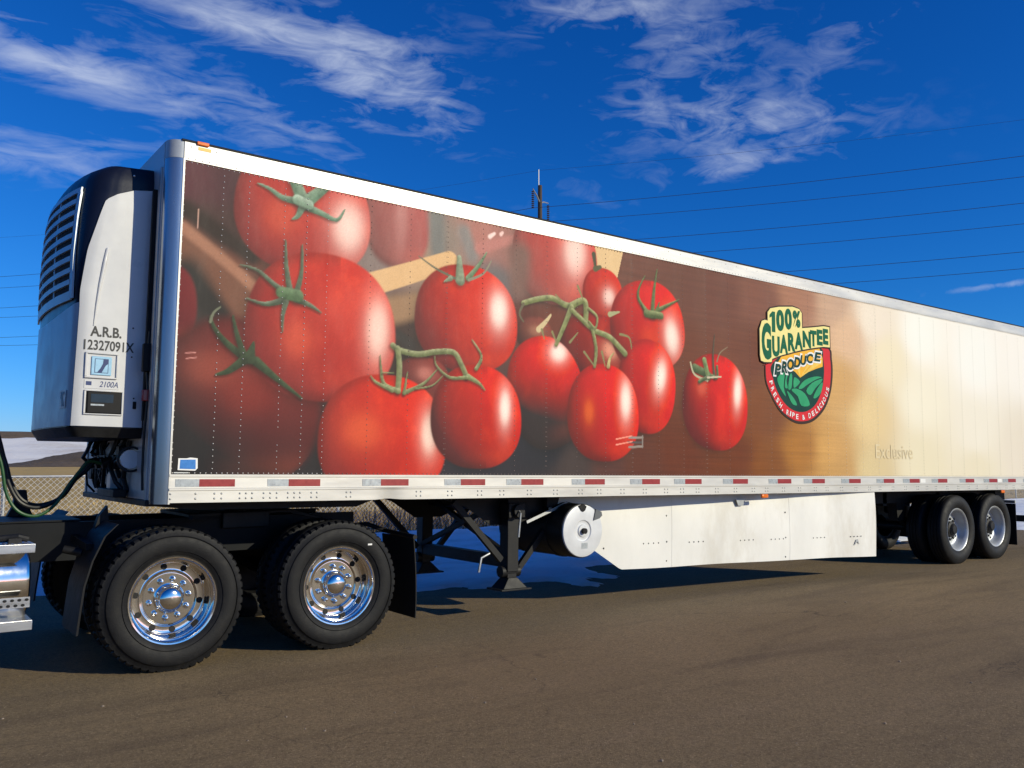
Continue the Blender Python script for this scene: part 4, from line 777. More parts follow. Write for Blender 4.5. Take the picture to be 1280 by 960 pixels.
MB().box(-.02, LEN, .03, WID-.03, ZT-.02, ZT+.008).build('roof', M['railwhite'], trailer, smooth=0)
MB().box(.02, LEN-.02, .03, WID-.03, ZB+.02, ZS-.03).build('floor', M['black'], trailer, smooth=0)
xm = MB()
for x in np.arange(2.4, 15.6, .31): xm.box(x, x+.07, .04, WID-.04, ZB-.005, ZB+.02)
xm.build('cross_members', M['black'], trailer, smooth=0)
# rounded front corners and front wall
def corner(y0, s):
    r = .115; mb = MB(); n = 10; outer = [(-r*math.sin(PI/2*i/n), y0 + s*(r - r*math.cos(PI/2*i/n))) for i in range(n+1)]
    outer = [(.0, y0 - s*.004)] + [(x-.0, y - s*.004) for x, y in outer[1:]]
    inner = [(x*.8+.012, y + s*.03) for x, y in reversed(outer)]
    poly = outer + inner; m_ = len(poly)
    for z0, z1, nm, mm in ((ZB-.01, ZM+.012, 'corner_post', M['corner']), (ZM+.014, ZT, 'corner_cap', M['wallgrey'])):
        vs = [(x, y, z) for z in (z0, z1) for x, y in poly]
        MB().add(vs, [tuple(reversed(range(m_))), tuple(range(m_, 2*m_))] + [(i, (i+1) % m_, m_+(i+1) % m_, m_+i) for i in range(m_)]).build(nm, mm, trailer, smooth=40)
corner(0, 1); corner(WID, -1)
MB().box(-.004, .010, -.011, -.0045, ZB-.01, ZM+.012).build('edge_trim', M['railwhite'], trailer, smooth=0)
fwl = MB().box(-.118, -.085, .112, WID-.112, ZB+.02, ZT-.004).build('front_wall', M['wallgrey'], trailer, smooth=0)
MB().box(-.128, -.1185, .15, .20, ZB+.02, ZT-.2).build('wall_stile', M['galv'], fwl, smooth=0)
MB().box(-.128, -.1185, WID-.20, WID-.15, ZB+.02, ZT-.2).build('wall_stile', M['galv'], fwl, smooth=0)
MB().box(-.135, .0, .115, WID-.115, ZB-.03, ZB+.018).build('nose_sill', M['black'], trailer, smooth=0, bevel=.006)
MB().prism([(-.10, ZB-.032), (.35, ZB-.075), (1.75, ZB-.075), (1.95, ZB-.005), (-.10, ZB-.005)], .36, WID-.36).build('upper_coupler', M['black'], trailer, smooth=0)
MB().cyl((.91, 1.3, ZB-.15), (.91, 1.3, ZB-.06), .045, 16).build('king_pin', M['black'], trailer)
# marker lamps and stickers
MB().box(.09, .185, -.030, -.013, ZT-.020, ZT+.010).build('marker_lamp', M['amber'], trailer, bevel=.006)
MB().box(.105, .205, -.0150, -.0122, ZT-.058, ZT-.032).build('marker_reflector', M['yellow'], trailer, smooth=0)
for x in (7.05, 13.28): MB().box(x, x+.13, -.030, -.004, ZB-.055, ZB-.006).build('marker_lamp', M['amber'], trailer, bevel=.012)
MB().prism([(.058, 1.520), (.19, 1.516), (.208, 1.535), (.205, 1.612), (.15, 1.617), (.12, 1.610), (.06, 1.610)], -.0090, -.0080).build('sticker_backing', M['whiteink'], trailer, smooth=0)
MB().prism([(.072, 1.530), (.193, 1.528), (.190, 1.602), (.075, 1.600)], -.0104, -.0095).build('sticker', M['blue'], trailer, smooth=0)
MB().box(.03, .14, -.0095, -.0075, 1.496, 1.504).build('small_plate', M['galv'], trailer, smooth=0)
# rear frame and doors (beyond the frame of the photograph)
MB().box(LEN, LEN+.06, 0, .10, ZB, ZT).box(LEN, LEN+.06, WID-.10, WID, ZB, ZT).box(LEN, LEN+.06, .10, WID-.10, ZT-.10, ZT).box(LEN, LEN+.06, .10, WID-.10, ZB, ZB+.10).build('rear_frame', M['alu'], trailer, smooth=0)
for y0, y1 in ((.105, 1.295), (1.305, 2.495)):
    dr = MB().box(LEN+.01, LEN+.075, y0, y1, ZB+.105, ZT-.105).build('rear_door', M['white'], trailer, bevel=.01)
    for y in (y0+.25, y1-.25): MB().cyl((LEN+.10, y, ZB+.08), (LEN+.10, y, ZT-.08), .016, 10).build('lock_rod', M['galv'], dr)
MB().box(LEN-.05, LEN+.05, .15, WID-.15, .62, .74).box(LEN-.03, LEN+.03, .55, .63, .74, ZB).box(LEN-.03, LEN+.03, WID-.63, WID-.55, .74, ZB).build('rear_bumper', M['black'], trailer, smooth=0)

# ------------------------------------------------------------------ the printed badge
def plate(poly, y, name, m, parent=None, **k):
    mb = MB(); n = len(poly); mb.add([(x, y, z) for x, z in poly], [tuple(range(n))]); me = bpy.data.meshes.new(name); me.from_pydata(mb.v, [], mb.f); me.materials.append(m)
    return link(bpy.data.objects.new(name, me), parent, **k)
def smooth_poly(P, n=5):
    Q = []
    for i in range(len(P)):
        p0_, p1, p2, p3 = (Vector(P[(i+k) % len(P)]) for k in (-1, 0, 1, 2))
        for j in range(n): t = j/n; Q.append(tuple(.5*((2*p1)+(p2-p0_)*t+(2*p0_-5*p1+4*p2-p3)*t*t+(3*p1-p0_-3*p2+p3)*t**3)))
    return Q
yl = [-.0090]
def nxt(): yl[0] -= .0009; return yl[0]
red = smooth_poly(SHAPES['red']); cxr = sum(p[0] for p in red)/len(red); czr = sum(p[1] for p in red)/len(red)
badge = plate([(cxr+(x-cxr)*1.045+.012, czr+(z-czr)*1.045-.014) for x, z in red], nxt(), 'produce_badge', M['lshadow'], trailer, label='round green and red printed produce guarantee badge')
plate(red, nxt(), 'badge_rim', M['lred'], badge)
plate(smooth_poly(SHAPES['inner']), nxt(), 'badge_field', M['ldark'], badge)
plate(SHAPES['sun'], nxt(), 'badge_sun', M['lsun'], badge)
y = nxt()
for k in ('ray1', 'ray2', 'ray3'): plate(SHAPES[k], y, 'sun_ray', M['lsun2'], badge)
y = nxt()
for k in ('h1', 'h2', 'h3', 'h4', 'h5', 'h6', 'h7', 'h8', 'h9'): plate(smooth_poly(SHAPES[k], 3), y, 'crop_row', M['lmid'], badge)
# writing on the rim
P = [Vector(p) for p in RING]; seg = [(P[i+1]-P[i]).length for i in range(len(P)-1)]; tot_ = sum(seg); s_ = 'FRESH, RIPE & DELICIOUS'; it = []
wch = {'I': .45, ' ': .55, ',': .45, '&': 1.1}; ws = [wch.get(ch, 1.) for ch in s_]; acc = 0
for ch, w in zip(s_, ws):
    t = (acc + w/2)/sum(ws)*tot_*.985 + tot_*.005; acc += w; i = 0
    while i < len(seg)-1 and t > seg[i]: t -= seg[i]; i += 1
    p = P[i].lerp(P[i+1], t/seg[i]); d = (P[min(i+2, len(P)-1)]-P[max(i-1, 0)]).normalized() if 0 < i < len(seg)-1 else (P[i+1]-P[i]).normalized(); an = math.atan2(d.y, d.x)
    if ch == ' ': continue
    hh = .066 if ch != ',' else .03; ww = .058*w*.85; nrm = Vector((-d.y, d.x)); org = p - d*ww/2 - nrm*(.033 if ch != ',' else .045)
    it.append((ch, side_m(org.x, org.y, ww, hh, 0, an), True))
yr = nxt(); text([(c, Matrix.Translation((0, yr, 0)) @ m_, b) for c, m_, b in it], None, 'rim_lettering', M['whiteink'], badge, bold=.02)
def word(letters, layers, name, shear=0.):
    for e, m_, bold in layers:
        y = nxt()
        text([(ch, side_m(x0-e, z0-e, x1-x0+2*e, z1-z0+2*e, y), True) for ch, x0, x1, z0, z1 in letters], None, name, m_, badge, bold=bold, shear=shear)
word(L_PROD, ((.022, M['whiteink'], .055), (.0, M['ldark'], .04)), 'produce_lettering', .18)
allb = [(x0, x1, z0, z1) for _, x0, x1, z0, z1 in L_100+L_GUAR]
def hull(e, m_):
    y = nxt(); G = L_GUAR; H_ = L_100; g = G[0]
    lo = [(q[1], q[3]-e) for q in G[1:]] + [(G[-1][2]+e, G[-1][3]+.005-e)]; up = [(q[1]+.02, q[4]+e) for q in G[1:]] + [(G[-1][2]+e, G[-1][4]+e)]
    plate([(g[2], g[3]+.06-e)] + lo + list(reversed(up)) + [(g[2], G[1][4]+e)], y, 'title_backing', m_, badge)
    plate([(g[1]-e, g[3]+.05), (g[1]-e*.5, g[3]-e*.6), (g[1]+.05, g[3]-e), (g[2], g[3]-e+.01), (g[2]+e, g[3]+.07), (g[2]+e, g[4]-.05), (g[2]-.02, g[4]+e*.8), (g[1]+.07, g[4]+e), (g[1]+.01, g[4]+e*.4), (g[1]-e, g[4]-.09)], y-.0002, 'title_backing', m_, badge)
    plate([(H_[0][1]-e, H_[0][3]-.12), (H_[3][2]+e*.4, H_[3][3]-.12), (H_[3][2]+e, H_[3][3]), (H_[3][2]+e, H_[3][4]-.02), (H_[3][2]-.02, H_[3][4]+e*.8), (H_[2][2]+.02, H_[2][4]+e), (H_[1][1]+.06, H_[1][4]+e), (H_[0][1]+.02, H_[0][4]+e), (H_[0][1]-e, H_[0][4]-.02)], y-.0004, 'title_backing', m_, badge)
hull(.052, M['lshadow']); hull(.034, M['lyel'])
def one(x0, x1, z0, z1):
    w, h = x1-x0, z1-z0; plate([(x0+.38*w, z0), (x0+w, z0), (x0+w, z0+h), (x0+.5*w, z0+h), (x0, z0+.80*h), (x0, z0+.66*h), (x0+.38*w, z0+.74*h)], nxt(), 'percent_lettering', M['lg'], badge)
one(*L_100[0][1:])
word(L_GUAR, ((.0, M['lg'], .055),), 'guarantee_lettering'); word(L_100[1:], ((.0, M['lg'], .055),), 'percent_lettering')
text([('Exclusive', side_m(9.62, 1.74, .98, .20, -.0090), True)], None, 'ghost_lettering', M['ghost'], trailer, label='faint ghost of removed lettering on cream vinyl')

# ------------------------------------------------------------------ refrigeration unit on the nose
half = [(.37, .118), (.37, .30), (.37, .45), (.37, .57), (.375, .60), (.387, .622), (.41, .638), (.47, .652), (.62, .672), (.85, .698), (1.1, .712), (1.3, .716)]
outl = half + [(2.6-y, d) for y, d in reversed(half[:-1])]
cum = [0.]
for i in range(1, len(outl)): cum.append(cum[-1] + math.hypot(outl[i][0]-outl[i-1][0], outl[i][1]-outl[i-1][1]))
STOT = cum[-1]; cum = np.array(cum); OY = np.array([q[0] for q in outl]); OD = np.array([q[1] for q in outl])
def kz(z): return float(np.interp(z, [1.74, 1.84, 2.75, 3.2, 3.5, 3.68, 3.80, 3.88, 3.93, 3.955], [.985, 1., .975, 1.0, .99, .97, .94, .87, .72, .0]))
def wz(z): return float(np.interp(z, [1.74, 3.6, 3.85, 3.93, 3.955], [1., 1., .985, .96, .93]))
h2 = [(.37, .118), (.37, .28), (.37, .40), (.377, .475), (.392, .515), (.42, .555), (.462, .588), (.53, .622), (.68, .658), (.88, .690), (1.1, .708), (1.3, .714)]
o2 = h2 + [(2.6-y, d) for y, d in reversed(h2[:-1])]; OY2 = np.array([q[0] for q in o2]); OD2 = np.array([q[1] for q in o2])
def S(s, z, off=0.):
    tb = float(np.interp(z, [2.9, 3.75], [0, 1])); PY = OY*(1-tb)+OY2*tb; PDp = OD*(1-tb)+OD2*tb       # the corners grow rounder towards the top
    y = float(np.interp(s, cum, PY)); d = float(np.interp(s, cum, PDp)); e = .012
    y0, y1 = np.interp([s-e, s+e], cum, PY); d0, d1 = np.interp([s-e, s+e], cum, PDp); tx, ty = d1-d0, y1-y0; l = math.hypot(tx, ty) or 1
    ny, ndp = -tx/l, ty/l
    if s > STOT/2: pass
    return Vector((-(.118 + (d-.118)*kz(z)) - ndp*off, 1.3 + (y-1.3)*wz(z) + ny*off, z))
def patch(name, m, parent, s0, s1, z0, z1, off, thick=.012, ns=24, nz=24, smooth=50, **tags):
    """a curved shell piece; s0, s1 may depend on z and z0, z1 on s"""
    f = lambda q, v: q(v) if callable(q) else q
    P0, P1 = [], []
    for i in range(ns+1):
        for j in range(nz+1):
            t = i/ns; sm_ = f(s0, 2.8) + (f(s1, 2.8)-f(s0, 2.8))*t; z = f(z0, sm_) + (f(z1, sm_)-f(z0, sm_))*j/nz; s = f(s0, z) + (f(s1, z)-f(s0, z))*t; z = f(z0, s) + (f(z1, s)-f(z0, s))*j/nz
            P0.append(S(s, z, off)); P1.append(S(s, z, off-thick))
    n = len(P0); w = nz+1; fs = []
    for i in range(ns):
        for j in range(nz): a = i*w+j; fs += [(a, a+1, a+w+1, a+w), (n+a, n+a+w, n+a+w+1, n+a+1)]
    for i in range(ns): a = i*w; b = i*w+nz; fs += [(a, a+w, n+a+w, n+a), (b, n+b, n+b+w, b+w)]
    for j in range(nz): a = j; b = ns*w+j; fs += [(a, n+a, n+a+1, a+1), (b, b+1, n+b+1, n+b)]
    return MB().add(P0+P1, fs).build(name, m, parent, smooth=smooth, **tags)
zs_ = [1.84, 2.0, 2.4, 2.75, 3.0, 3.2, 3.4, 3.5, 3.6, 3.68, 3.74, 3.80, 3.84, 3.88, 3.91, 3.93, 3.945, 3.955]; ss_ = sorted(set(list(np.linspace(0, STOT, 50)) + [float(c) for c in cum]))
vs = [S(s, z) for z in zs_ for s in ss_]; n = len(ss_); fs = [(i*n+j, i*n+j+1, (i+1)*n+j+1, (i+1)*n+j) for i in range(len(zs_)-1) for j in range(n-1)] + [tuple(range(n))]
unit = MB().add(vs, fs).build('refrigeration_unit', M['navy'], trailer, smooth=50, label='white and navy refrigeration unit with slatted grille on the trailer nose')
# tray underneath
vs = [S(s, 1.84, .004) + Vector((0, 0, -.012*0)) for s in ss_] + [Vector((p.x*.93-.005, 1.3+(p.y-1.3)*.97, 1.765)) for p in (S(s, 1.84) for s in ss_)]
MB().add(vs, [(j, j+1, n+j+1, n+j) for j in range(n-1)] + [tuple(range(n, 2*n))]).build('base_tray', M['black'], unit, smooth=40)
xw = lambda x: x      # helper for readability: depth along the side wall equals s
def s_of_depth(d): return d-.118
edge_s = lambda z: float(np.interp(z, [1.84, 2.85, 3.23, 3.57, 3.62], [.512, .508, .490, .452, .440]))
top_z = lambda s: float(np.interp(s, [0, .18, .32, .42, .46], [3.765, 3.740, 3.690, 3.64, 3.60]))
for mir in (0, 1):
    if not mir: patch('door_panel', M['white'], unit, .012, edge_s, 1.848, top_z, .014, .010, 16, 40)
    else: patch('door_panel', M['white'], unit, lambda z: STOT-edge_s(z), STOT-.012, 1.848, lambda s: top_z(STOT-s), .014, .010, 16, 40)
zc_ = lambda s: 2.80 - .075*math.sin(PI*min(max((s-.5)/(STOT-1.0), 0), 1))
patch('front_panel', M['shadeblue'], unit, lambda z: edge_s(z)+.006, lambda z: STOT-edge_s(z)-.006, 1.848, lambda s: zc_(s), .010, .010, 44, 10)
# grille
gs0, gs1, gz0, gz1 = .665, STOT-.665, 2.90, 3.72
patch('grille_backing', M['dark'], unit, gs0+.01, gs1-.01, gz0, gz1, .006, .006, 40, 16)
gf = M['shadeblue']
patch('grille_frame', gf, unit, gs0-.055, gs0+.005, gz0-.06, gz1-.012, .020, .016, 4, 18); patch('grille_frame', gf, unit, gs1-.005, gs1+.055, gz0-.06, gz1-.012, .020, .016, 4, 18)
patch('grille_frame', gf, unit, gs0-.02, gs1+.02, gz0-.07, gz0, .021, .016, 40, 3); patch('grille_frame', gf, unit, gs0-.045, gs1+.045, gz1-.012, gz1+.030, .020, .016, 40, 4)
for k in range(8):
    z = gz0 + .055 + k*.0945; patch('grille_slat', gf, unit, gs0, gs1, z, z+.040, .024, .022, 40, 3)
for s in (STOT/2-.30, STOT/2+.30): patch('grille_divider', gf, unit, s-.012, s+.012, gz0, gz1, .014, .012, 2, 16)
# raised blade on the door
for mir in (0,):
    pts = [S(s, z, .016) for s, z in ((.350, 3.235), (.362, 3.12), (.378, 2.95), (.395, 2.78), (.408, 2.62))]
    MB().tube([pts[0]+Vector((0, .004, .01))] + pts, [.006, .014, .016, .013, .010, .004], 8).build('door_blade', M['white'], unit, smooth=60)
YS = .37-.0142
def D(x): return x-.03            # measured position along the side of the unit
text([('A.R.B.', side_m(D(-.508), 2.538, .225, .082, YS-.0012), True)], None, 'lettering', M['ink'], unit, bold=.030)
text([('12327091X', side_m(D(-.548), 2.432, .362, .080, YS-.0012), True)], None, 'lettering', M['ink'], unit, bold=.022)
def framed(x0, x1, z0, z1, name, border, inner, lip=.012, depth=.016):
    """a raised bezel round a sunken face"""
    b = MB().box(x0, x1, YS-depth, YS+.002, z0, z0+lip).box(x0, x1, YS-depth, YS+.002, z1-lip, z1).box(x0, x0+lip*1.5, YS-depth, YS+.002, z0+lip, z1-lip).box(x1-lip, x1, YS-depth, YS+.002, z0+lip, z1-lip).build(name, border, unit, bevel=.004)
    MB().box(x0+lip*1.5, x1-lip, YS-.003, YS+.002, z0+lip, z1-lip).build('sunken_face', inner, unit, smooth=0); return b
framed(D(-.535), D(-.300), 2.215, 2.415, 'emblem_bezel', M['white'], M['white'])
def emblem(x0, x1, z0, z1, y):
    MB().box(x0, x1, y-.010, y, z0, z1).build('emblem_plate', M['skyink'], unit, bevel=.008); w, h = x1-x0, z1-z0
    plate([(x0+.16*w, z0+.12*h), (x0+.84*w, z0+.12*h), (x0+.84*w, z0+.88*h), (x0+.16*w, z0+.88*h)], y-.0108, 'emblem_outline', M['navyink'], unit)
    plate([(x0+.19*w, z0+.15*h), (x0+.81*w, z0+.15*h), (x0+.81*w, z0+.85*h), (x0+.19*w, z0+.85*h)], y-.0116, 'emblem_field', M['skyink'], unit)
    plate([(x0+.30*w, z0+.15*h), (x0+.52*w, z0+.15*h), (x0+.70*w, z0+.52*h), (x0+.81*w, z0+.62*h), (x0+.81*w, z0+.85*h), (x0+.58*w, z0+.85*h), (x0+.56*w, z0+.62*h), (x0+.44*w, z0+.36*h)], y-.0124, 'emblem_stroke', M['navyink'], unit)
emblem(D(-.490), D(-.345), 2.240, 2.385, YS-.003)
MB().box(D(-.532), D(-.285), YS-.0035, YS, 2.135, 2.205).build('model_plate', M['white'], unit, bevel=.002)
MB().box(D(-.520), D(-.480), YS-.0045, YS-.0035, 2.160, 2.190).build('model_mark', M['navyink'], unit, smooth=0)
text([('2100A', side_m(D(-.425), 2.150, .135, .045, YS-.0045), True)], None, 'lettering', M['navyink'], unit, bold=.01, shear=.25)
framed(D(-.530), D(-.250), 1.935, 2.125, 'display_bezel', M['white'], M['plastic'], .010, .014)
MB().box(D(-.505), D(-.262), YS-.012, YS-.001, 1.948, 2.113).build('display_housing', M['plastic'], unit, bevel=.006)
MB().box(D(-.480), D(-.320), YS-.0135, YS-.012, 2.03, 2.095).build('display_screen', M['glass'], unit, smooth=0)
MB().box(D(-.480), D(-.385), YS-.0150, YS-.012, 2.005, 2.018).build('display_keys', M['silver'], unit, smooth=0)
MB().box(D(-.176), D(-.150), YS-.010, YS, 1.992, 2.050).build('door_latch', M['plastic'], unit, bevel=.004)
for x, z in ((-.20, 2.63), (-.20, 2.40), (-.17, 2.075)): MB().dome((D(x), YS, z), (0, -1, 0), .007, .005, 8).build('screw', M['plastic'], unit)
# emblem on the front corner
c0 = [S(.60, z, .0125) for z in (1.985, 2.125)]; c1 = [S(.73, z, .0125) for z in (1.985, 2.125)]; nm_ = (c1[0]-c0[0]).cross(Vector((0, 0, 1))).normalized(); nm_ = nm_ if nm_.x < 0 else -nm_; c0 = [q_+nm_*.004 for q_ in c0]; c1 = [q_+nm_*.004 for q_ in c1]
MB().add([c0[0], c1[0], c1[1], c0[1]], [(0, 1, 2, 3)]).build('front_emblem', M['whiteink'], unit, smooth=0)
q = lambda a, b: (c0[0].lerp(c1[0], a)).lerp(c0[1].lerp(c1[1], a), b) + nm_*.0022
MB().add([q(.15, .1), q(.55, .1), q(.85, .6), q(.85, .9), q(.2, .9), q(.2, .78), q(.55, .7)], [(0, 1, 2, 3, 4, 5, 6)]).build('front_emblem_stroke', M['navyink'], unit, smooth=0)
MB().ball(tuple(S(.20, 3.865, .003)), .008, 8, 6).build('status_lamp', M['glass_lamp'], unit)
# wiring and hinges between unit and corner
MB().box(-.180, -.118, .205, .255, 2.28, 2.50).build('hinge_block', M['plastic'], trailer, bevel=.006); MB().box(-.170, -.118, .20, .25, 2.05, 2.14).build('junction_box', M['redlamp'], trailer, bevel=.006)
MB().tube([(-.135, .235, 2.6), (-.14, .25, 2.3), (-.13, .215, 2.1), (-.14, .23, 1.8), (-.135, .25, 1.5), (-.13, .24, 1.36)], .010, 8).build('wall_cable', M['cable'], trailer)
MB().box(-.150, -.118, .26, .30, 1.9, 3.75).build('seal_strip', M['dark'], trailer, smooth=0)

# ------------------------------------------------------------------ connections on the front wall
box_ = MB().box(-.20, -.118, .95, 1.75, 1.52, 1.64).build('connector_bracket', M['black'], trailer, bevel=.006)
for y in (1.05, 1.30, 1.55):
    MB().cyl((-.20, y, 1.58), (-.27, y, 1.56), .045, 14).build('gladhand', M['black'], box_)
MB().lathe([(.0, 0), (.075, 0), (.075, .03), (.055, .04), (0, .04)], (0, 0, 0), 20).build('round_socket', M['tankend'], trailer).location = (-.17, .50, 1.60)
rl = random.Random(5)
for k in range(16):
    y0 = rl.uniform(.62, 2.0); y1 = y0 + rl.uniform(-.35, .35); zt_ = rl.uniform(1.70, 1.82); zb_ = rl.choice((1.30, 1.34, 1.45, 1.55)); r0 = rl.choice((.008, .010, .014, .018))
    MB().tube([(-.13, y0, zt_+.05), (-.15-rl.uniform(0, .06), y0+rl.uniform(-.05, .05), zt_-.08), (-.16-rl.uniform(0, .09), .5*(y0+y1)+rl.uniform(-.12, .12), .5*(zt_+zb_)), (-.15-rl.uniform(0, .05), y1, zb_+.07), (-.13, y1+rl.uniform(-.04, .04), zb_)], r0, 7).build('loose_cable', M['cable'], trailer, smooth=60)
MB().lathe([(.088, .0), (.105, .0), (.105, .03), (.088, .03)], (0, 0, 0), 24, True).build('socket_ring', M['black'], trailer).location = (-.165, .485, 1.60)
MB().box(-.24, -.14, .70, 1.30, ZB+.02, ZB+.085).build('hose_tray', M['black'], trailer, bevel=.006)
for y, z, w in ((1.45, 1.50, .16), (.80, 1.62, .12), (1.85, 1.42, .14)): MB().box(-.19, -.118, y, y+w, z, z+w*.8).build('valve_body', M['black'], trailer, bevel=.012)
cp_ = MB().tube([(-.14, .58, 1.60), (-.16, .70, 1.56), (-.15, .78, 1.45), (-.135, .72, 1.34)], .02, 8).build('socket_cable', M['cable'], trailer)
MB().box(-.20, -.118, 1.02, 1.16, 1.30, 1.50).build('line_filter', M['tankend'], trailer, bevel=.01)

# ------------------------------------------------------------------ landing gear
for y, s in ((.45, 1), (2.15, -1)):
    lg = MB().box(3.475, 3.615, y-.07, y+.07, .50, 1.25).build('landing_leg', M['black'], trailer, bevel=.006)
    MB().box(3.49, 3.60, y-.055, y+.055, .40, .50).tube([(3.43, y, .50), (3.66, y, .50)], .06, 12).build('inner_leg', M['black'], lg)
    f_ = MB(); f_.add([(3.49, y-.07, .44), (3.60, y-.07, .44), (3.60, y+.07, .44), (3.49, y+.07, .44), (3.40, y-.11, .335), (3.70, y-.11, .335), (3.70, y+.11, .335), (3.40, y+.11, .335)], [(0, 1, 2, 3), (7, 6, 5, 4), (0, 4, 5, 1), (1, 5, 6, 2), (2, 6, 7, 3), (3, 7, 4, 0)])
    f_.box(3.36, 3.74, y-.135, y+.135, .318, .335); f_.build('foot', M['black'], lg, smooth=0, bevel=.004)
    g = MB().box(3.45, 3.66, y-.12*s if s > 0 else y-.02, y+.02 if s > 0 else y+.12, 1.05, 1.20); g.cyl((3.56, y-s*.12, 1.12), (3.56, y-s*.16, 1.12), .07, 14); g.build('gear_box', M['black'], lg, bevel=.006)
    MB().beam((3.66, y, .52), (4.18, y, 1.10), .05, .06).build('brace', M['black'], lg)
    MB().beam((3.44, y, .62), (2.85, y, 1.22), .05, .06).build('brace', M['black'], lg)
    MB().prism([(2.72, 1.262), (4.45, 1.262), (4.10, 1.12), (3.72, .97), (3.36, .97), (3.05, 1.16)], y+.072*s, y+.085*s).build('gusset', M['black'], lg, smooth=0)
    MB().beam((3.70, y-.09*s, 1.00), (4.25, y-.09*s, 1.19), .012, .03).build('gusset_lip', M['galv'], lg)
MB().beam((3.53, .50, .60), (3.53, 2.10, .60), .10, .12).build('cross_tube', M['black'], trailer, bevel=.004)
MB().beam((3.56, .50, .66), (3.56, 2.10, 1.22), .05, .05).build('sway_brace', M['black'], trailer); MB().beam((3.50, 2.10, .66), (3.50, .50, 1.22), .05, .05).build('sway_brace', M['black'], trailer)
MB().tube([(3.56, .45, 1.12), (3.56, 2.15, 1.12)], .02, 8).build('drive_shaft', M['black'], trailer)
MB().tube([(3.545, .285, 1.12), (3.54, .25, 1.10), (3.515, .25, .86)], .011, 8).build('crank_handle', M['galv'], trailer); MB().tube([(3.25, .38, .70), (3.15, .38, .66), (3.12, .38, .52)], .012, 8).build('crank_hook', M['galv'], trailer)

# fuel tank of the refrigeration unit
tk = MB().tube([(4.27, .135, .905), (4.27, .15, .905), (4.27, 1.25, .905), (4.27, 1.265, .905)], [.265, .283, .283, .265], 48).build('fuel_tank', M['black'], trailer)
MB().lathe([(.276, .0), (.270, -.012), (.25, -.016), (.115, -.014), (.105, -.004), (.095, -.002), (.070, -.004), (.060, -.016), (0, -.018)], (4.27, .137, .905), 48).build('tank_end', M['tankend'], tk, smooth=30)
MB().cyl((4.27, .122, .905), (4.27, .085, .905), .030, 14).build('fuel_cap', M['plastic'], tk)
MB().prism([(4.20, 1.165), (4.24, 1.115), (4.265, 1.105), (4.29, 1.12), (4.31, 1.16), (4.27, 1.185)], .112, .135).build('filler_notch', M['dark'], tk, smooth=0)
MB().prism([(4.44, 1.13), (4.41, 1.01), (4.49, 1.03), (4.53, 1.06), (4.52, 1.10)], .110, .135).build('notch_shade_patch', M['darkgrey'], tk, smooth=0)  # dark grey patch painted for the shaded gap behind a notch
MB().prism([(4.25, .72), (4.33, .72), (4.33, .78), (4.25, .78)], .1195, .121).build('data_label', M['silver'], tk, smooth=0)
for y in (.40, 1.0): MB().lathe([(.284, 0), (.292, 0), (.292, .06), (.284, .06)], (4.27, y, .905), 40, True).build('tank_strap', M['black'], tk)
MB().box(4.02, 4.52, .42, .48, 1.14, 1.262).build('tank_hanger', M['black'], trailer, smooth=0)

# ------------------------------------------------------------------ side skirt
def sk_y(x): return .014 + .415*((9.585-x)/5.5)**1.08 if x < 9.585 else .014
def sk_lo(x):
    if x < 5.03: return 1.02 - (x-4.05)*.597
    return float(np.interp(x, [5.03, 7.85, 9.60], [.435, .412, .380])) + .004*math.sin(x*3.1)
for i, (a, b) in enumerate(((4.05, 5.78), (5.78, 7.80), (7.80, 9.585))):
    nx, nz = 40, 16; P0, P1 = [], []
    for p in range(nx+1):
        x = a + (b-a)*p/nx; lo = sk_lo(x)
        for j in range(nz+1):
            z = lo + (1.266-lo)*j/nz; t = (z-.4)/.86
            yv = sk_y(x) - .0022*i - .012*math.sin(PI*min(max(t, 0), 1)) + .0035*math.sin(x*5.1+z*3)*math.sin(z*4) + (.012*math.sin(PI*t)*math.exp(-((x-9.3)/.5)**2))
            xv = x + (.018*math.sin(PI*t) if p == nx and i == 2 else 0)
            P0.append((xv, yv, z)); P1.append((xv, yv+.0019, z))
    n = len(P0); w = nz+1; fs = []
    for p in range(nx):
        for j in range(nz): q_ = p*w+j; fs += [(q_, q_+1, q_+w+1, q_+w), (n+q_, n+q_+w, n+q_+w+1, n+q_+1)]
    for p in range(nx): q_ = p*w; u_ = q_+nz; fs += [(q_, q_+w, n+q_+w, n+q_), (u_, n+u_, n+u_+w, u_+w)]
    for j in range(nz): q_ = j; u_ = nx*w+j; fs += [(q_, n+q_, n+q_+1, q_+1), (u_, u_+1, n+u_+1, n+u_)]
    sk = MB().add(P0+P1, fs).build('side_skirt', M['skirt'], trailer, smooth=30)
    scw = MB()
    def dot(x, z, r=.009): scw.dome((x, sk_y(x)-.0022*i-.012*math.sin(PI*min(max((z-.4)/.86, 0), 1))-.001, z), (0, -1, 0), r, .006, 8)
    for x0 in ((4.9+.45, ), (6.05, 6.9, 7.45), (8.25, 9.02))[i]:
        for k in range(4): dot(x0+.075*k, .715-.012*(x0-5))
    for x, zs2 in ((5.70, (1.02, .72, .50)), (7.72, (1.02, .70, .455)))[i:i+1]:
        for z in zs2: dot(x, z, .011)
    if i == 0: dot(4.78, .68, .011)
    scw.build('screws', M['ink'], sk, smooth=0, kind='stuff')
    if i == 2: MB().prism([(9.08, .545), (9.13, .62), (9.17, .63), (9.20, .56), (9.17, .58), (9.15, .60), (9.12, .57)], sk_y(9.13)-.022, sk_y(9.13)-.018).build('scuff_plate', M['galv'], sk, smooth=0)
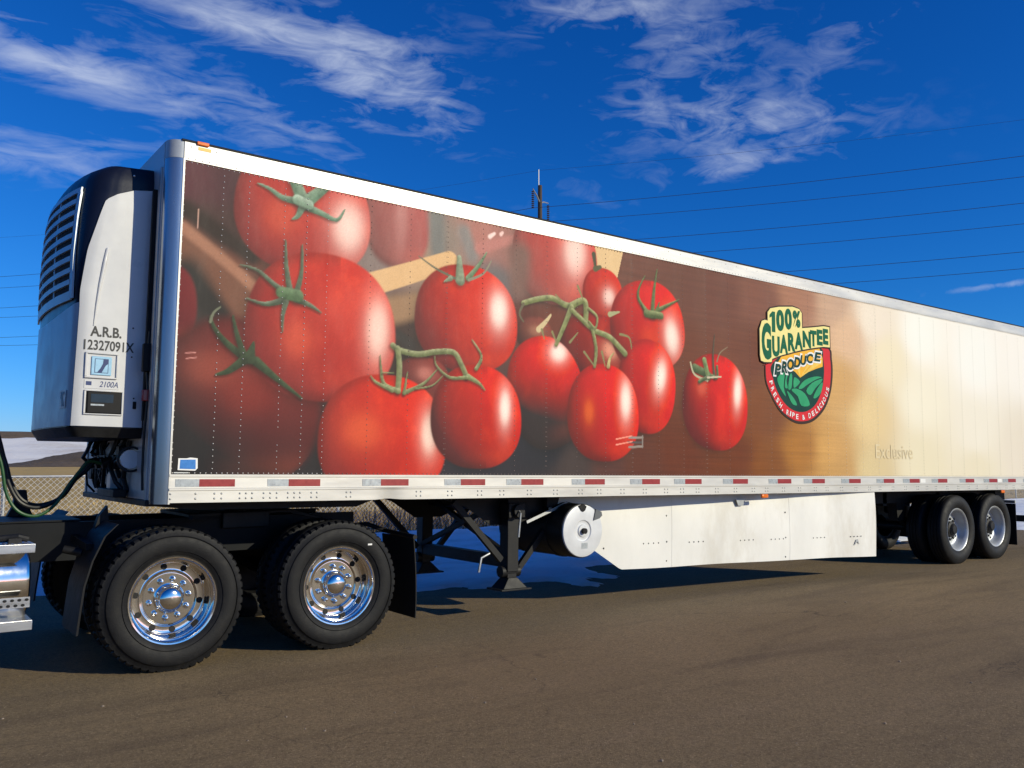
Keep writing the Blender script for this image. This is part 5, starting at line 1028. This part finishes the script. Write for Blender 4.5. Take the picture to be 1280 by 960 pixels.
for x in (5.4, 6.8, 7.7, 8.8, 9.4): MB().beam((x, sk_y(x)+.045, .52), (x, sk_y(x)+.045, 1.255), .04, .012).beam((x, sk_y(x)+.03, .60), (x, sk_y(x)+.55, 1.24), .04, .03).build('skirt_stay', M['galv'], trailer)
MB().prism([(6.80, 1.20), (6.84, 1.12), (6.93, 1.12), (6.98, 1.20)], sk_y(6.9)-.04, sk_y(6.9)-.03).build('lamp_guard', M['wallgrey'], trailer, smooth=0)

# ------------------------------------------------------------------ tandem
WX = (11.985, 13.222); WZ = tuple(.531 + TILT*x for x in WX)
for x, z in zip(WX, WZ):
    dual(PS, PI_R, trailer, x, .03, z, spin=.4*x); dual(PS, PI_R, trailer, x, 2.57, z, True, .7*x)
    MB().tube([(x, .2, z), (x, 2.4, z)], .065, 14).build('axle', M['black'], trailer)
    for y in (.72, 1.80):
        MB().prism([(x-.62, z+.22), (x-.50, z+.22), (x+.10, z-.02), (x+.34, z+.06), (x+.34, z-.03), (x+.05, z-.13), (x-.15, z-.08)], y, y+.08).build('trailing_arm', M['black'], trailer, smooth=0)
        MB().tube([(x+.30, y+.04, z+.05), (x+.30, y+.04, z+.16), (x+.30, y+.04, z+.26)], [.12, .14, .12], 16).build('air_spring', M['black'], trailer)
        MB().prism([(x-.70, 1.20), (x-.42, 1.20), (x-.46, z+.12), (x-.64, z+.12)], y-.04, y+.12).build('arm_hanger', M['black'], trailer, smooth=0)
    for y in (.62, 1.9): MB().cyl((x-.25, y, z+.05), (x-.08, y, z+.05), .08, 14).build('brake_chamber', M['black'], trailer)
for y in (.66, 1.82): MB().box(9.9, 14.9, y, y+.12, 1.06, 1.262).build('slider_rail', M['black'], trailer, smooth=0)
MB().box(9.95, 10.07, .5, 2.1, .98, 1.24).box(14.2, 14.3, .5, 2.1, 1.0, 1.24).box(10.9, 11.0, .66, 1.94, 1.02, 1.22).box(12.5, 12.6, .66, 1.94, 1.02, 1.22).build('slider_cross_members', M['black'], trailer, smooth=0)
MB().tube([(10.45, .75, .98), (10.45, 1.95, .98)], .13, 18).build('air_tank', M['black'], trailer)
for y0, y1 in ((.06, .66), (1.94, 2.54)):
    MB().box(13.955, 13.965, y0, y1, .335, 1.03).build('mud_flap', M['plastic'], trailer, smooth=0); MB().beam((13.96, .66, 1.06), (13.96, y0 if y0 < 1 else y1, 1.06), .04, .05).build('flap_hanger', M['galv'], trailer)
for o in (PS, PI_R):
    for ch in list(o.children): bpy.data.objects.remove(ch)
    bpy.data.objects.remove(o)

# ------------------------------------------------------------------ air and power lines between cab and trailer
def spl(P, n=8):
    P = [Vector(p) for p in P]; Q = []
    for i in range(len(P)-1):
        a, b, c, d = P[max(i-1, 0)], P[i], P[i+1], P[min(i+2, len(P)-1)]
        for j in range(n): t = j/n; Q.append(.5*((2*b)+(c-a)*t+(2*a-5*b+4*c-d)*t*t+(3*b-a-3*c+d)*t**3))
    return Q + [P[-1]]
for m_, dy, zz, lab in ((M['green'], .0, 0, 'green electrical cable sagging lowest between cab and trailer nose'), (M['hose'], .12, .06, 'black air hose sagging just above the green cable'), (M['hose'], .25, .075, 'black air hose hanging on the far side of the green cable')):
    P = [(-2.05, 1.05+dy, 2.25), (-1.5, 1.0+dy, 2.12), (-1.13, 1.0+dy, 1.86+zz), (-1.00, 1.0+dy, 1.60), (-.945, 1.0+dy, 1.34+zz), (-.86, 1.0+dy, 1.195+zz), (-.73, 1.0+dy, 1.15+zz), (-.60, 1.03+dy, 1.225+zz*.8), (-.50, 1.05+dy, 1.38+zz*.6), (-.42, 1.05+dy, 1.50), (-.35, 1.05+dy, 1.585), (-.25, 1.05+dy, 1.565)]
    if m_ is M['hose']: P = [(x + (.03 if dy < .2 else .06)*(1 if i < 7 else 1.6), y, z) for i, (x, y, z) in enumerate(P)]; P[-1] = (-.25, 1.05+dy, 1.565)
    MB().tube(spl(P), .013 if m_ is M['green'] else .016, 8).build('air_hose' if m_ is M['hose'] else 'power_cable', m_, None, label=lab, category='hose' if m_ is M['hose'] else 'cable')
